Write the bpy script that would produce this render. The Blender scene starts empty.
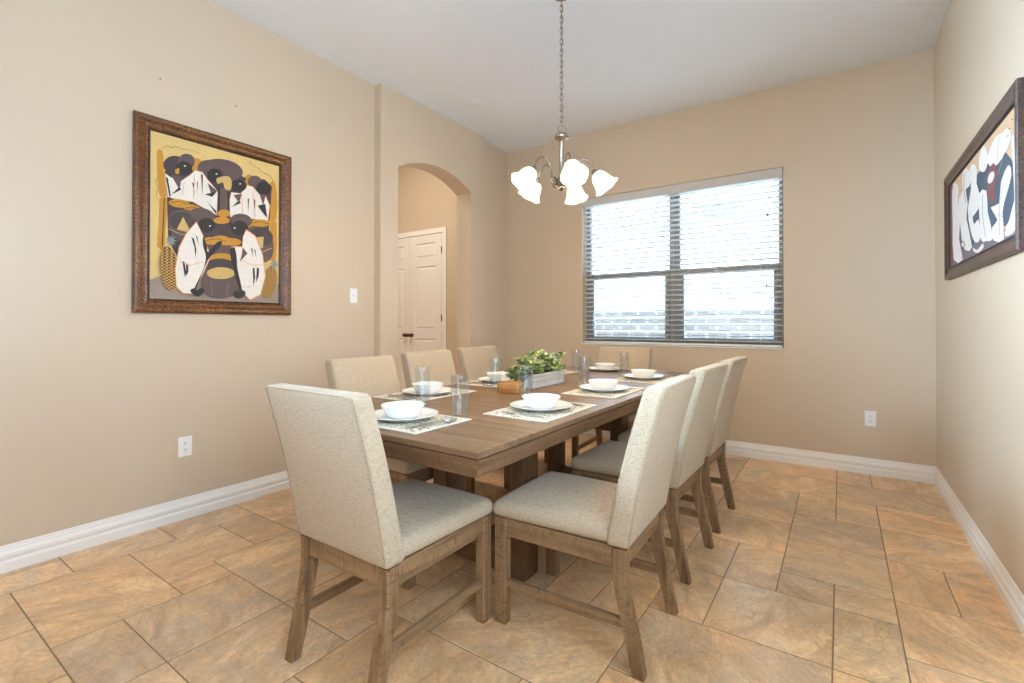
import bpy, bmesh, math, random
from mathutils import Vector, Matrix
from mathutils.geometry import delaunay_2d_cdt
PI = math.pi
SC = bpy.context.scene
COL = SC.collection
random.seed(7)

# ------------------------------------------------------------------ camera
cd = bpy.data.cameras.new('camera')
cam = bpy.data.objects.new('camera', cd); COL.objects.link(cam)
CAM_H = 1.14
cam.location = (0, 0, CAM_H)
cam.rotation_euler = (math.radians(90.443), 0, math.radians(34.49))
cd.sensor_width = 36.0
cd.lens = 36.0 * 477.7 / 1024
cd.shift_y = -(341.5 - 319.9) / 1024
cd.clip_start = 0.05
SC.camera = cam

# ------------------------------------------------------------------ sky, exposure, daylight, added fill lights
SC.view_settings.view_transform = 'Standard'
SC.view_settings.look = 'None'
SC.view_settings.gamma = 1.0
SC.view_settings.exposure = 0.25
SC.view_settings.use_curve_mapping = False
w = bpy.data.worlds.new('sky'); SC.world = w; w.use_nodes = True
w.node_tree.nodes['Background'].inputs[0].default_value = (0.60, 0.78, 1.0, 1)
w.node_tree.nodes['Background'].inputs[1].default_value = 26.0

def area_light(name, loc, rot, sx, sy, power, col, portal=False, aim=None, spread=180):
    l = bpy.data.lights.new(name, 'AREA'); l.shape = 'RECTANGLE'; l.size = sx; l.size_y = sy
    l.energy = power; l.color = col
    if portal: l.cycles.is_portal = True
    l.spread = math.radians(spread)
    if aim: rot = (Vector(aim)-Vector(loc)).to_track_quat('-Z', 'Y').to_euler()
    o = bpy.data.objects.new(name, l); COL.objects.link(o); o.location = loc; o.rotation_euler = rot
    return o
area_light('sky_portal', (-1.30, 4.75, 1.69), (math.radians(-90), 0, 0), 1.8, 1.5, 0, (1, 1, 1), True)
# added fill lights, no lamps or windows stand at these spots
area_light('rear_fill', (-1.3, -4.2, 1.9), (math.radians(90), 0, 0), 3.2, 2.0, 34, (1.0, 0.82, 0.60))  # added warm fill behind the camera for foreground and back wall
area_light('left_fill', (-3.0, -0.5, 2.35), (0, 0, 0), 1.4, 1.2, 60, (0.48, 0.74, 1.0), aim=(0.56, 2.3, 1.6), spread=52)  # added cool fill aimed at the right wall, not a window
area_light('right_fill', (0.46, 0.3, 1.7), (math.radians(90), 0, math.radians(90)), 1.8, 1.6, 46, (0.62, 0.80, 1.0), spread=150)  # added cool fill for the left wall, no window stands here
area_light('ceiling_fill', (0.1, -0.9, 1.9), (0, 0, 0), 0.6, 0.6, 20, (0.48, 0.73, 1.0), aim=(-0.7, 1.6, 3.1), spread=140)  # added cool uplight that brightens the ceiling
area_light('hall_fill', (-4.7, 3.3, 4.0), (0, 0, 0), 0.6, 0.6, 62, (1.0, 0.90, 0.76))  # added warm fill to brighten the hall, no fixture there

# ------------------------------------------------------------------ materials
def srgb(r, g, b):
    f = lambda c: (c/255/12.92) if c/255 <= 0.04045 else ((c/255+0.055)/1.055)**2.4
    return (f(r), f(g), f(b), 1)

class NT:
    def __init__(s, name):
        s.m = bpy.data.materials.new(name); s.m.use_nodes = True
        s.t = s.m.node_tree; s.p = s.t.nodes['Principled BSDF']; s.out = s.t.nodes['Material Output']
    def n(s, typ, **kw):
        x = s.t.nodes.new(typ)
        for k, v in kw.items():
            if k.startswith('i_'):
                kk = k[2:]; kk = int(kk) if kk.isdigit() else kk.replace('_', ' ')
                x.inputs[kk].default_value = v
            else: setattr(x, k, v)
        return x
    def l(s, a, b): s.t.links.new(a, b)
    def noise(s, vec, scale, detail=3, rough=0.5, dist=0):
        x = s.n('ShaderNodeTexNoise'); x.inputs['Scale'].default_value = scale
        x.inputs['Detail'].default_value = detail; x.inputs['Roughness'].default_value = rough
        x.inputs['Distortion'].default_value = dist
        if vec is not None: s.l(vec, x.inputs['Vector'])
        return x.outputs['Fac']
    def ramp(s, fac, stops):
        x = s.n('ShaderNodeValToRGB'); e = x.color_ramp.elements
        while len(e) < len(stops): e.new(0.5)
        for k, (pos, col) in enumerate(stops):
            e[k].position = pos; e[k].color = col if len(col) == 4 else (*col, 1)
        s.l(fac, x.inputs[0]); return x.outputs[0]
    def mix(s, fac, a, b, mode='MIX'):
        x = s.n('ShaderNodeMix', data_type='RGBA', blend_type=mode)
        for sock, v in ((x.inputs[0], fac), (x.inputs[6], a), (x.inputs[7], b)):
            if hasattr(v, 'is_output'): s.l(v, sock)
            else: sock.default_value = v
        return x.outputs[2]
    def obj(s, scale=(1, 1, 1), rand=0.0):
        tc = s.n('ShaderNodeTexCoord'); mp = s.n('ShaderNodeMapping'); mp.inputs['Scale'].default_value = scale
        s.l(tc.outputs['Object'], mp.inputs[0])
        if rand:
            oi = s.n('ShaderNodeObjectInfo'); m = s.n('ShaderNodeMath', operation='MULTIPLY'); m.inputs[1].default_value = rand
            s.l(oi.outputs['Random'], m.inputs[0]); s.l(m.outputs[0], mp.inputs[1])
        return mp.outputs[0]
    def base(s, v):
        if hasattr(v, 'is_output'): s.l(v, s.p.inputs['Base Color'])
        else: s.p.inputs['Base Color'].default_value = v
    def bump(s, h, strength=0.3, dist=0.01):
        b = s.n('ShaderNodeBump'); b.inputs['Strength'].default_value = strength; b.inputs['Distance'].default_value = dist
        s.l(h, b.inputs['Height']); s.l(b.outputs[0], s.p.inputs['Normal'])
    def set(s, **kw):
        for k, v in kw.items(): s.p.inputs[k.replace('_', ' ')].default_value = v
        return s.m

def simple(name, col, rough=0.5, metal=0.0, **kw):
    t = NT(name); t.base(col); return t.set(Roughness=rough, Metallic=metal, **kw)

def paint(name, col, rough=0.75, bump=0.05):
    t = NT(name); v = t.obj()
    n = t.noise(v, 1.3, 2)
    t.base(t.mix(n, col, tuple(c*0.97 for c in col[:3])+(1,)))
    t.bump(t.noise(v, 220, 2), bump, 0.002)
    return t.set(Roughness=rough)

M = {}
M['wall'] = paint('beige_wall_paint', srgb(207, 190, 167), 0.36)
M['ceiling'] = paint('white_ceiling_paint', srgb(234, 241, 250), 0.5, 0.05)
M['trim'] = simple('white_trim_paint', srgb(240, 238, 234), 0.35)
M['door'] = simple('white_door_paint', srgb(236, 234, 230), 0.4)
M['plastic'] = simple('white_plastic', srgb(238, 238, 236), 0.35)
M['dark_slot'] = simple('dark_slot', srgb(60, 52, 45), 0.6)
M['nickel'] = simple('brushed_nickel', srgb(158, 148, 138), 0.24, 1.0)
M['bronze'] = simple('dark_bronze', srgb(112, 92, 74), 0.3, 0.95)
M['steel'] = simple('polished_steel', srgb(205, 205, 205), 0.18, 1.0)
M['vinyl'] = simple('grey_vinyl', srgb(128, 130, 130), 0.45)
M['china'] = simple('white_china', srgb(238, 236, 230), 0.15)
M['black'] = simple('black_paint', srgb(22, 20, 20), 0.5)

def floor_mat():
    t = NT('sandstone_tile')
    geo = t.n('ShaderNodeNewGeometry')
    rnd = geo.outputs['Random Per Island']
    pos = geo.outputs['Position']
    r2 = t.n('ShaderNodeMath', operation='MULTIPLY'); r2.inputs[1].default_value = 37.0; t.l(rnd, r2.inputs[0])
    ang = t.n('ShaderNodeMath', operation='MULTIPLY'); ang.inputs[1].default_value = 5.0; t.l(rnd, ang.inputs[0])
    rot = t.n('ShaderNodeVectorRotate', rotation_type='Z_AXIS'); t.l(pos, rot.inputs['Vector']); t.l(ang.outputs[0], rot.inputs['Angle'])
    off = t.n('ShaderNodeVectorMath', operation='ADD'); cmb = t.n('ShaderNodeCombineXYZ')
    t.l(r2.outputs[0], cmb.inputs[0]); t.l(r2.outputs[0], cmb.inputs[1]); t.l(r2.outputs[0], cmb.inputs[2])
    t.l(rot.outputs[0], off.inputs[0]); t.l(cmb.outputs[0], off.inputs[1])
    mp = t.n('ShaderNodeMapping'); mp.inputs['Scale'].default_value = (1.8, 4.2, 1); t.l(off.outputs[0], mp.inputs[0])
    streak = t.noise(mp.outputs[0], 1.7, 8, 0.66, 1.1)
    cloud = t.noise(off.outputs[0], 3.0, 5, 0.6, 0.8)
    fine = t.noise(off.outputs[0], 60, 3, 0.6)
    c = t.ramp(streak, [(0.30, srgb(146, 112, 84)), (0.43, srgb(188, 150, 112)), (0.54, srgb(210, 176, 138)), (0.68, srgb(230, 206, 174))])
    c2 = t.ramp(cloud, [(0.3, srgb(178, 150, 124)), (0.5, srgb(206, 172, 134)), (0.68, srgb(206, 160, 112))])
    c = t.mix(0.36, c, c2)
    grey = t.noise(off.outputs[0], 4.5, 6, 0.65, 1.2)
    c = t.mix(t.ramp(grey, [(0.46, (0, 0, 0)), (0.62, (0.6, 0.6, 0.6))]), c, srgb(178, 158, 138))
    tone = t.ramp(rnd, [(0.0, srgb(226, 220, 216)), (0.35, srgb(240, 232, 222)), (0.7, srgb(255, 240, 224)), (1.0, srgb(235, 222, 206))])
    c = t.mix(1.0, c, tone, 'MULTIPLY')
    hs = t.n('ShaderNodeHueSaturation'); hs.inputs['Hue'].default_value = 0.507; hs.inputs['Saturation'].default_value = 0.95; hs.inputs['Value'].default_value = 1.60; t.l(c, hs.inputs['Color']); c = hs.outputs[0]
    vein = t.n('ShaderNodeMath', operation='SUBTRACT'); vein.inputs[1].default_value = 0.5
    vn = t.noise(mp.outputs[0], 1.1, 4, 0.55, 1.6); t.l(vn, vein.inputs[0])
    va = t.n('ShaderNodeMath', operation='ABSOLUTE'); t.l(vein.outputs[0], va.inputs[0])
    vm = t.ramp(va.outputs[0], [(0.0, (1, 1, 1)), (0.014, (0, 0, 0))])
    c = t.mix(t.mix(0.28, (0, 0, 0, 1), vm), c, srgb(140, 98, 66))
    c = t.mix(t.ramp(fine, [(0.35, (0.25, 0.25, 0.25)), (0.6, (0, 0, 0))]), c, srgb(150, 118, 88))
    t.base(c)
    add = t.n('ShaderNodeMath', operation='ADD'); t.l(streak, add.inputs[0]); t.l(cloud, add.inputs[1])
    t.bump(add.outputs[0], 0.25, 0.006)
    rr = t.n('ShaderNodeMapRange'); rr.inputs[3].default_value = 0.24; rr.inputs[4].default_value = 0.42; t.l(cloud, rr.inputs[0])
    t.l(rr.outputs[0], t.p.inputs['Roughness'])
    return t.m
M['tile'] = floor_mat()
M['grout'] = simple('grout', srgb(146, 122, 96), 0.9)

def wood(name, axis, light, mid, dark, saw=0.5, rough=0.55, rand=9.0, scale=1.0):
    """weathered wood: grain along axis (0 x, 1 y, 2 z) with saw marks across it"""
    t = NT(name)
    g = [38.0*scale]*3; g[axis] = 2.2*scale
    k = [22.0*scale]*3; k[axis] = 260.0*scale
    vg = t.obj(tuple(g), rand); vk = t.obj(tuple(k), rand); vo = t.obj((1, 1, 1), rand)
    grain = t.noise(vg, 1.0, 5, 0.6, 0.5)
    c = t.ramp(grain, [(0.28, dark), (0.48, mid), (0.72, light)])
    blot = t.noise(vo, 7.0*scale, 4, 0.6)
    c = t.mix(t.ramp(blot, [(0.35, (0.5, 0.5, 0.5)), (0.65, (0, 0, 0))]), c, mid)
    sawn = t.noise(vk, 1.0, 2, 0.5)
    patch = t.noise(vo, 30.0*scale, 3, 0.5)
    mask = t.mix(1.0, t.ramp(sawn, [(0.52, (0, 0, 0)), (0.62, (saw, saw, saw))]), t.ramp(patch, [(0.38, (0, 0, 0)), (0.54, (1, 1, 1))]), 'MULTIPLY')
    c = t.mix(mask, c, tuple(x*0.45 for x in dark[:3])+(1,))
    t.base(c); t.bump(grain, 0.25, 0.002)
    return t.set(Roughness=rough)
WL, WM, WD = srgb(174, 141, 102), srgb(138, 108, 76), srgb(76, 55, 36)
for ax, nm in enumerate('xyz'):
    M['wood_'+nm] = wood('weathered_wood_'+nm, ax, WL, WM, WD, 0.5)
TL, TM, TD = srgb(156, 124, 92), srgb(118, 90, 64), srgb(72, 52, 35)
M['table_top'] = wood('table_top_wood', 0, TL, TM, TD, 0.35, 0.38, 0, 0.7)
M['table_x'] = wood('table_wood_x', 0, TL, TM, TD, 0.4, 0.45, 0)
M['table_y'] = wood('table_wood_y', 1, TL, TM, TD, 0.4, 0.45, 0)
M['table_z'] = wood('table_wood_z', 2, srgb(128, 98, 68), srgb(104, 76, 50), srgb(70, 48, 30), 0.4, 0.5, 0)
M['block_wood'] = wood('amber_wood', 0, srgb(206, 152, 88), srgb(180, 124, 62), srgb(128, 80, 34), 0.3, 0.45, 0)
M['whitewash'] = wood('whitewashed_wood', 1, srgb(232, 228, 220), srgb(216, 210, 200), srgb(176, 166, 152), 0.15, 0.6, 0)

def fabric(name, a, b):
    t = NT(name)
    vo = t.obj((1, 1, 1), 5.0)
    h = t.noise(t.obj((60, 60, 620), 5.0), 1.0, 2, 0.6)
    v = t.noise(t.obj((620, 620, 60), 5.0), 1.0, 2, 0.6)
    bl = t.noise(vo, 210, 3, 0.65)
    f1 = t.mix(0.5, h, v); f = t.mix(0.2, f1, bl)
    t.base(t.ramp(f, [(0.30, b), (0.52, a), (0.72, tuple(min(1, x*1.12) for x in a[:3])+(1,))]))
    t.bump(f1, 0.35, 0.0012)
    return t.set(Roughness=0.9, Sheen_Weight=0.15)
M['linen'] = fabric('oatmeal_linen', srgb(190, 172, 147), srgb(132, 114, 90))
M['linen_seat'] = M['linen']
M['piping'] = simple('linen_piping', srgb(178, 160, 136), 0.9)

def glass_mat(name, tint=(1, 1, 1, 1), ior=1.45):
    t = NT(name); t.base(tint)
    return t.set(Roughness=0.0, IOR=ior, Transmission_Weight=1.0)

def pane_mat():
    t = NT('window_glass'); tr = t.n('ShaderNodeBsdfTransparent'); gl = t.n('ShaderNodeBsdfGlossy'); gl.inputs['Roughness'].default_value = 0.02
    fr = t.n('ShaderNodeFresnel'); fr.inputs[0].default_value = 1.45
    tr.inputs[0].default_value = (0.95, 0.98, 0.98, 1)
    mx = t.n('ShaderNodeMixShader'); t.l(fr.outputs[0], mx.inputs[0]); t.l(tr.outputs[0], mx.inputs[1]); t.l(gl.outputs[0], mx.inputs[2])
    t.l(mx.outputs[0], t.out.inputs[0]); return t.m
M['pane'] = pane_mat()
def tumbler_mat():
    t = NT('clear_glass'); tr = t.n('ShaderNodeBsdfTransparent'); gl = t.n('ShaderNodeBsdfGlossy'); gl.inputs['Roughness'].default_value = 0.03
    lw = t.n('ShaderNodeLayerWeight'); lw.inputs[0].default_value = 0.5; lr = t.ramp(lw.outputs['Facing'], [(0.0, (0.04, 0.04, 0.04)), (0.55, (0.07, 0.07, 0.07)), (0.8, (0.26, 0.26, 0.26)), (1.0, (0.85, 0.85, 0.85))])
    tr.inputs[0].default_value = (0.925, 0.945, 0.955, 1); gl.inputs[0].default_value = (0.95, 0.97, 1, 1)
    mx = t.n('ShaderNodeMixShader'); t.l(lr, mx.inputs[0]); t.l(tr.outputs[0], mx.inputs[1]); t.l(gl.outputs[0], mx.inputs[2])
    t.l(mx.outputs[0], t.out.inputs[0]); return t.m
M['glass'] = tumbler_mat()
def slat_mat():
    t = NT('white_blind_slat'); t.base(srgb(236, 240, 242)); return t.set(Roughness=0.4)
M['slat'] = slat_mat()
M['valance'] = simple('grey_white_valance', srgb(196, 194, 192), 0.5)
def shade_mat():
    t = NT('alabaster_glass_lit'); v = t.obj()
    n = t.noise(v, 22, 4, 0.6, 1.0)
    t.base(srgb(250, 240, 225))
    c = t.ramp(n, [(0.35, (1.0, 0.66, 0.36)), (0.6, (1.0, 0.80, 0.56))])
    t.l(c, t.p.inputs['Emission Color'])
    return t.set(Roughness=0.35, Emission_Strength=0.9)
M['shade'] = shade_mat()
def bulb_mat():
    t = NT('lit_bulb'); t.base((1, 1, 1, 1)); t.p.inputs['Emission Color'].default_value = (1, 0.78, 0.5, 1)
    return t.set(Emission_Strength=20.0)
M['bulb'] = bulb_mat()

def frame_mat(name, lo, hi, dk):
    t = NT(name); v = t.obj()
    n = t.noise(v, 95, 4, 0.65, 0.6); n2 = t.noise(v, 9, 3)
    c = t.ramp(n, [(0.36, dk), (0.5, lo), (0.66, hi)])
    t.base(t.mix(t.ramp(n2, [(0.3, (0.5, 0.5, 0.5)), (0.6, (0, 0, 0))]), c, dk)); t.bump(n, 0.3, 0.003)
    return t.set(Roughness=0.35)
M['frame_gold'] = frame_mat('antiqued_bronze_frame', srgb(104, 62, 24), srgb(158, 98, 36), srgb(54, 28, 16))
M['frame_dark'] = frame_mat('dark_walnut_frame', srgb(70, 48, 38), srgb(104, 68, 48), srgb(40, 28, 26))
def canvas_paint(name, col, var=0.12, scale=40):
    t = NT(name); v = t.obj(); n = t.noise(v, scale, 4, 0.6, 0.5)
    t.base(t.mix(n, tuple(x*(1-var) for x in col[:3])+(1,), tuple(min(1, x*(1+var)) for x in col[:3])+(1,)))
    return t.set(Roughness=0.6)
for k, c in dict(gold=(214, 184, 118), mauve=(150, 134, 120), ochre=(188, 134, 40), purple=(92, 74, 74), black=(38, 36, 38), white=(226, 218, 208), orange=(214, 150, 96), straw=(196, 164, 100), greyb=(130, 136, 136), dpurple=(66, 54, 58), slate=(62, 80, 96), plum=(120, 70, 74), tan=(204, 172, 138), pgrey=(112, 98, 110), pale=(222, 216, 212)).items():
    M['art_'+k] = canvas_paint('paint_'+k, srgb(*c))
def pineapple_mat():
    t = NT('paint_pineapple'); v = t.obj((1, 1, 1))
    ch = t.n('ShaderNodeTexChecker'); ch.inputs['Scale'].default_value = 85
    mp = t.n('ShaderNodeMapping'); mp.inputs['Rotation'].default_value = (0.8, 0, 0); t.l(v, mp.inputs[0]); t.l(mp.outputs[0], ch.inputs[0])
    ch.inputs[1].default_value = srgb(196, 148, 66); ch.inputs[2].default_value = srgb(70, 58, 44)
    t.base(ch.outputs[0]); return t.set(Roughness=0.6)
M['art_pine'] = pineapple_mat()
def mat_weave():
    t = NT('placemat_weave'); v = t.obj((1, 1, 1), 0)
    vo = t.n('ShaderNodeTexVoronoi'); vo.inputs['Scale'].default_value = 85; t.l(v, vo.inputs[0])
    n = t.noise(v, 14, 2)
    dots = t.ramp(vo.outputs['Distance'], [(0.34, (1, 1, 1)), (0.46, (0, 0, 0))])
    c = t.mix(t.mix(1.0, dots, t.ramp(n, [(0.36, (0.3, 0.3, 0.3)), (0.5, (1, 1, 1))]), 'MULTIPLY'), srgb(216, 208, 190), srgb(96, 94, 72))
    t.base(c); t.bump(dots, 0.3, 0.001); return t.set(Roughness=0.85)
M['placemat'] = mat_weave()
M['mat_edge'] = simple('placemat_border', srgb(220, 212, 196), 0.85)
def leaf_mat():
    t = NT('variegated_leaf'); geo = t.n('ShaderNodeNewGeometry'); r = geo.outputs['Random Per Island']
    t.base(t.ramp(r, [(0.0, srgb(84, 118, 46)), (0.3, srgb(136, 162, 76)), (0.55, srgb(180, 194, 124)), (0.8, srgb(224, 228, 190))]))
    return t.set(Roughness=0.5)
M['leaf'] = leaf_mat()
M['soil'] = simple('dark_moss', srgb(46, 48, 30), 0.9)
def brick_mat():
    t = NT('painted_brick'); v = t.obj((1, 1, 1)); b = t.n('ShaderNodeTexBrick')
    mp = t.n('ShaderNodeMapping'); mp.inputs['Rotation'].default_value = (PI/2, 0, 0); t.l(v, mp.inputs[0]); t.l(mp.outputs[0], b.inputs[0])
    b.inputs['Color1'].default_value = srgb(76, 72, 70); b.inputs['Color2'].default_value = srgb(64, 61, 60); b.inputs['Mortar'].default_value = srgb(120, 118, 116)
    b.inputs['Scale'].default_value = 1.0; b.inputs['Brick Width'].default_value = 0.34; b.inputs['Row Height'].default_value = 0.125; b.inputs['Mortar Size'].default_value = 0.015
    t.base(b.outputs[0]); return t.set(Roughness=0.9)
M['brick'] = brick_mat()
M['stucco'] = paint('pale_stucco', srgb(168, 166, 164), 0.9)
M['grass'] = paint('ground', srgb(112, 110, 104), 0.9)

# ------------------------------------------------------------------ geometry helpers
def link(name, bm, mats, parent=None, smooth=None, loc=None):
    bmesh.ops.recalc_face_normals(bm, faces=bm.faces[:])
    me = bpy.data.meshes.new(name); bm.to_mesh(me); bm.free()
    for m in (mats if isinstance(mats, (list, tuple)) else [mats]): me.materials.append(m)
    if smooth is not None:
        for p in me.polygons: p.use_smooth = True
        if smooth < 180: me.set_sharp_from_angle(angle=math.radians(smooth))
    o = bpy.data.objects.new(name, me); COL.objects.link(o)
    if parent: o.parent = parent
    if loc: o.location = loc
    return o
def tag(o, label, cat, group=None):
    o['label'] = label; o['category'] = cat
    if group: o['group'] = group
    return o
def thing(name, label, cat, loc=(0, 0, 0), rz=0, group=None):
    o = bpy.data.objects.new(name, None); COL.objects.link(o); o.empty_display_size = 0.1
    o.location = loc; o.rotation_euler = (0, 0, rz)
    return tag(o, label, cat, group)
def struct(name, bm, m, parent=None, smooth=None):
    o = link(name, bm, m, parent, smooth)
    if not parent: o['kind'] = 'structure'
    return o
def kids(o): return [c for c in bpy.data.objects if c.parent == o]
def dup(o, parent=None):
    c = o.copy(); COL.objects.link(c); c.parent = parent
    for k in kids(o): dup(k, c)
    return c

def hexa(bm, P, mi=0):
    """8 corners: bottom ring then top ring"""
    v = [bm.verts.new(p) for p in P]
    fs = [(3, 2, 1, 0), (4, 5, 6, 7), (0, 1, 5, 4), (1, 2, 6, 5), (2, 3, 7, 6), (3, 0, 4, 7)]
    out = []
    for f in fs:
        q = bm.faces.new([v[i] for i in f]); q.material_index = mi; out.append(q)
    return v, out
def box(bm, x0, x1, y0, y1, z0, z1, bev=0.0, seg=2, mi=0):
    v, f = hexa(bm, [(x0, y0, z0), (x1, y0, z0), (x1, y1, z0), (x0, y1, z0), (x0, y0, z1), (x1, y0, z1), (x1, y1, z1), (x0, y1, z1)], mi)
    if bev:
        es = list({e for q in f for e in q.edges})
        bmesh.ops.bevel(bm, geom=es, offset=bev, segments=seg, affect='EDGES', profile=0.5)
    return bm
def nb(): return bmesh.new()
def frame_axes(d):
    d = d.normalized(); up = Vector((0, 0, 1)) if abs(d.z) < 0.95 else Vector((1, 0, 0))
    a = d.cross(up).normalized(); return a, a.cross(d).normalized()
def tube(bm, pts, r, n=10, cap=True, closed=False):
    pts = [Vector(p) for p in pts]; rings = []; N = len(pts)
    rr = r if isinstance(r, (list, tuple)) else [r]*N
    pa = None
    for i, p in enumerate(pts):
        if closed: d = pts[(i+1) % N]-pts[i-1]
        else: d = pts[min(i+1, N-1)]-pts[max(i-1, 0)]
        d.normalize()
        if pa is None: a, b = frame_axes(d)
        else:
            a = (pa-d*pa.dot(d)).normalized(); b = a.cross(d).normalized()
        pa = a
        rings.append([bm.verts.new(p+a*math.cos(2*PI*k/n)*rr[i]+b*math.sin(2*PI*k/n)*rr[i]) for k in range(n)])
    M_ = N if closed else N-1
    for i in range(M_):
        A, B = rings[i], rings[(i+1) % N]
        for k in range(n): bm.faces.new((A[k], A[(k+1) % n], B[(k+1) % n], B[k]))
    if cap and not closed:
        bm.faces.new(rings[0]); bm.faces.new(rings[-1])
    return bm
def lathe(bm, prof, n=32, mat=None, close=False):
    """prof (r, z) pairs spun round z, then moved by mat"""
    rings = []
    for r, z in prof:
        if r < 1e-5: rings.append([bm.verts.new((0, 0, z))])
        else: rings.append([bm.verts.new((r*math.cos(2*PI*k/n), r*math.sin(2*PI*k/n), z)) for k in range(n)])
    L = len(rings)
    for i in range(L if close else L-1):
        A, B = rings[i], rings[(i+1) % L]
        for k in range(n):
            k2 = (k+1) % n
            if len(A) == 1 and len(B) == 1: continue
            if len(A) == 1: bm.faces.new((A[0], B[k2], B[k]))
            elif len(B) == 1: bm.faces.new((A[k], A[k2], B[0]))
            else: bm.faces.new((A[k], A[k2], B[k2], B[k]))
    if mat is not None:
        for R in rings:
            for v in R: v.co = mat @ v.co
    return bm
def prism(bm, poly, to3, h, mi=0):
    """extrude a 2D polygon; to3(u, v, w) places it"""
    a = [bm.verts.new(to3(u, v, 0)) for u, v in poly]; b = [bm.verts.new(to3(u, v, h)) for u, v in poly]
    n = len(poly); fs = [bm.faces.new(a), bm.faces.new(b)]
    for i in range(n): fs.append(bm.faces.new((a[i], a[(i+1) % n], b[(i+1) % n], b[i])))
    for f in fs: f.material_index = mi
    return bm
def rbox(bm, hx, hy, hz, r, N=14, warp=None, c=(0, 0, 0)):
    """soft rounded box on a dense grid, then warped"""
    g = [math.sin(PI/2*(2*i/N-1)) for i in range(N+1)]
    cache = {}
    def V(i, j, k):
        key = (i, j, k)
        if key not in cache:
            p = [g[i]*hx, g[j]*hy, g[k]*hz]; h = (hx, hy, hz)
            core = [max(-(h[q]-r), min(h[q]-r, p[q])) for q in range(3)]
            d = Vector([p[q]-core[q] for q in range(3)])
            if d.length > 1e-9: d = d.normalized()*r
            q = Vector(core)+d
            q = Vector((q.x+c[0], q.y+c[1], q.z+c[2]))
            cache[key] = bm.verts.new(warp(q) if warp else q)
        return cache[key]
    for i in range(N):
        for j in range(N):
            for s in (0, N):
                for f in ((V(i, j, s), V(i+1, j, s), V(i+1, j+1, s), V(i, j+1, s)),
                          (V(i, s, j), V(i+1, s, j), V(i+1, s, j+1), V(i, s, j+1)),
                          (V(s, i, j), V(s, i+1, j), V(s, i+1, j+1), V(s, i, j+1))):
                    bm.faces.new(f)
    return bm

# ------------------------------------------------------------------ room shell
XL, XR, YB, YR, H = -3.17, 0.562, 4.522, -4.5, 3.113
XA, XH = -3.095, -3.29            # face of the bumped-out arch wall, hall side of the wall
AY0, AY1 = 2.605, 3.975           # extent of the bump-out
OY0, OY1 = 2.794, 3.769           # arch opening
HX, HY0, HY1 = -7.2, 1.2, 5.08    # hall beyond the arch
WX0, WX1, WZ0, WZ1 = -2.216, -0.384, 0.925, 2.44

def make_floor():
    U = 0.2055; ox, oy = 0.1795, 2.3205; g = 0.0018
    x0, x1, y0, y1 = HX, XR+0.05, YR, HY1
    i0, i1 = math.floor((x0-ox)/U), math.ceil((x1-ox)/U); j0, j1 = math.floor((y0-oy)/U), math.ceil((y1-oy)/U)
    used = set(); tiles = []
    fixed = [(-3, -2, 2, 2), (-1, -2, 1, 2), (0, -1, 2, 2), (-3, 0, 1, 2), (-2, 0, 1, 1), (-1, 0, 2, 2), (-2, 1, 2, 2), (1, 1, 1, 2), (-1, 2, 2, 1), (-3, 2, 2, 1), (-4, -4, 3, 2), (-1, -4, 2, 2), (1, -3, 2, 2),
             (-15, -9, 3, 2), (-12, -9, 2, 1), (-12, -8, 2, 2), (-15, -7, 2, 2), (-13, -7, 1, 1), (-13, -6, 3, 2)]
    def put(i, j, a, b):
        cells = [(i+p, j+q) for p in range(a) for q in range(b)]
        if any(c in used for c in cells): return False
        used.update(cells); tiles.append((i, j, a, b)); return True
    for f in fixed: put(*f)
    rg = random.Random(11)
    for j in range(j0, j1):
        for i in range(i0, i1):
            if (i, j) in used: continue
            opts = [(3, 2)]*5+[(2, 2)]*5+[(2, 1)]*3+[(1, 2)]*2; rg.shuffle(opts); opts.append((1, 1))
            for a, b in opts:
                if put(i, j, a, b): break
    bm = nb()
    for i, j, a, b in tiles:
        X0, X1, Y0, Y1 = ox+i*U+g, ox+(i+a)*U-g, oy+j*U+g, oy+(j+b)*U-g
        X0, X1, Y0, Y1 = max(X0, x0), min(X1, x1), max(Y0, y0), min(Y1, y1)
        if X1-X0 < 0.01 or Y1-Y0 < 0.01: continue
        e = 0.0025
        lo = [bm.verts.new(p) for p in ((X0, Y0, -0.002), (X1, Y0, -0.002), (X1, Y1, -0.002), (X0, Y1, -0.002))]
        hi = [bm.verts.new(p) for p in ((X0+e, Y0+e, 0), (X1-e, Y0+e, 0), (X1-e, Y1-e, 0), (X0+e, Y1-e, 0))]
        bm.faces.new(hi)
        for k in range(4): bm.faces.new((lo[k], lo[(k+1) % 4], hi[(k+1) % 4], hi[k]))
    box(bm, x0, x1, y0, y1, -0.12, -0.0015, mi=1)
    o = struct('floor', bm, [M['tile'], M['grout']])
make_floor()
HC = 4.1
bm = nb(); box(bm, XH, XR+0.15, YR-0.15, YB+0.2, H, H+0.15); struct('ceiling', bm, M['ceiling'])
bm = nb(); box(bm, HX-0.15, XH+0.1, HY0-0.15, HY1+0.15, HC, HC+0.1); o = struct('ceiling_hall', bm, M['ceiling'])
bm = nb(); box(bm, XH, XL, YR, AY0, -0.02, H); box(bm, XH, XL, AY1, YB, -0.02, H); struct('wall_left', bm, M['wall'])
bm = nb(); box(bm, XR, XR+0.15, YR, YB+0.2, -0.02, H); struct('wall_right', bm, M['wall'])
bm = nb(); box(bm, XH, XR, YR-0.15, YR, -0.02, H); struct('wall_rear', bm, M['wall'])
bm = nb()
box(bm, XH, WX0, YB, YB+0.2, -0.02, H); box(bm, WX1, XR, YB, YB+0.2, -0.02, H)
box(bm, WX0, WX1, YB, YB+0.2, -0.02, WZ0); box(bm, WX0, WX1, YB, YB+0.2, WZ1, H)
struct('wall_back', bm, M['wall'])
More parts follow.
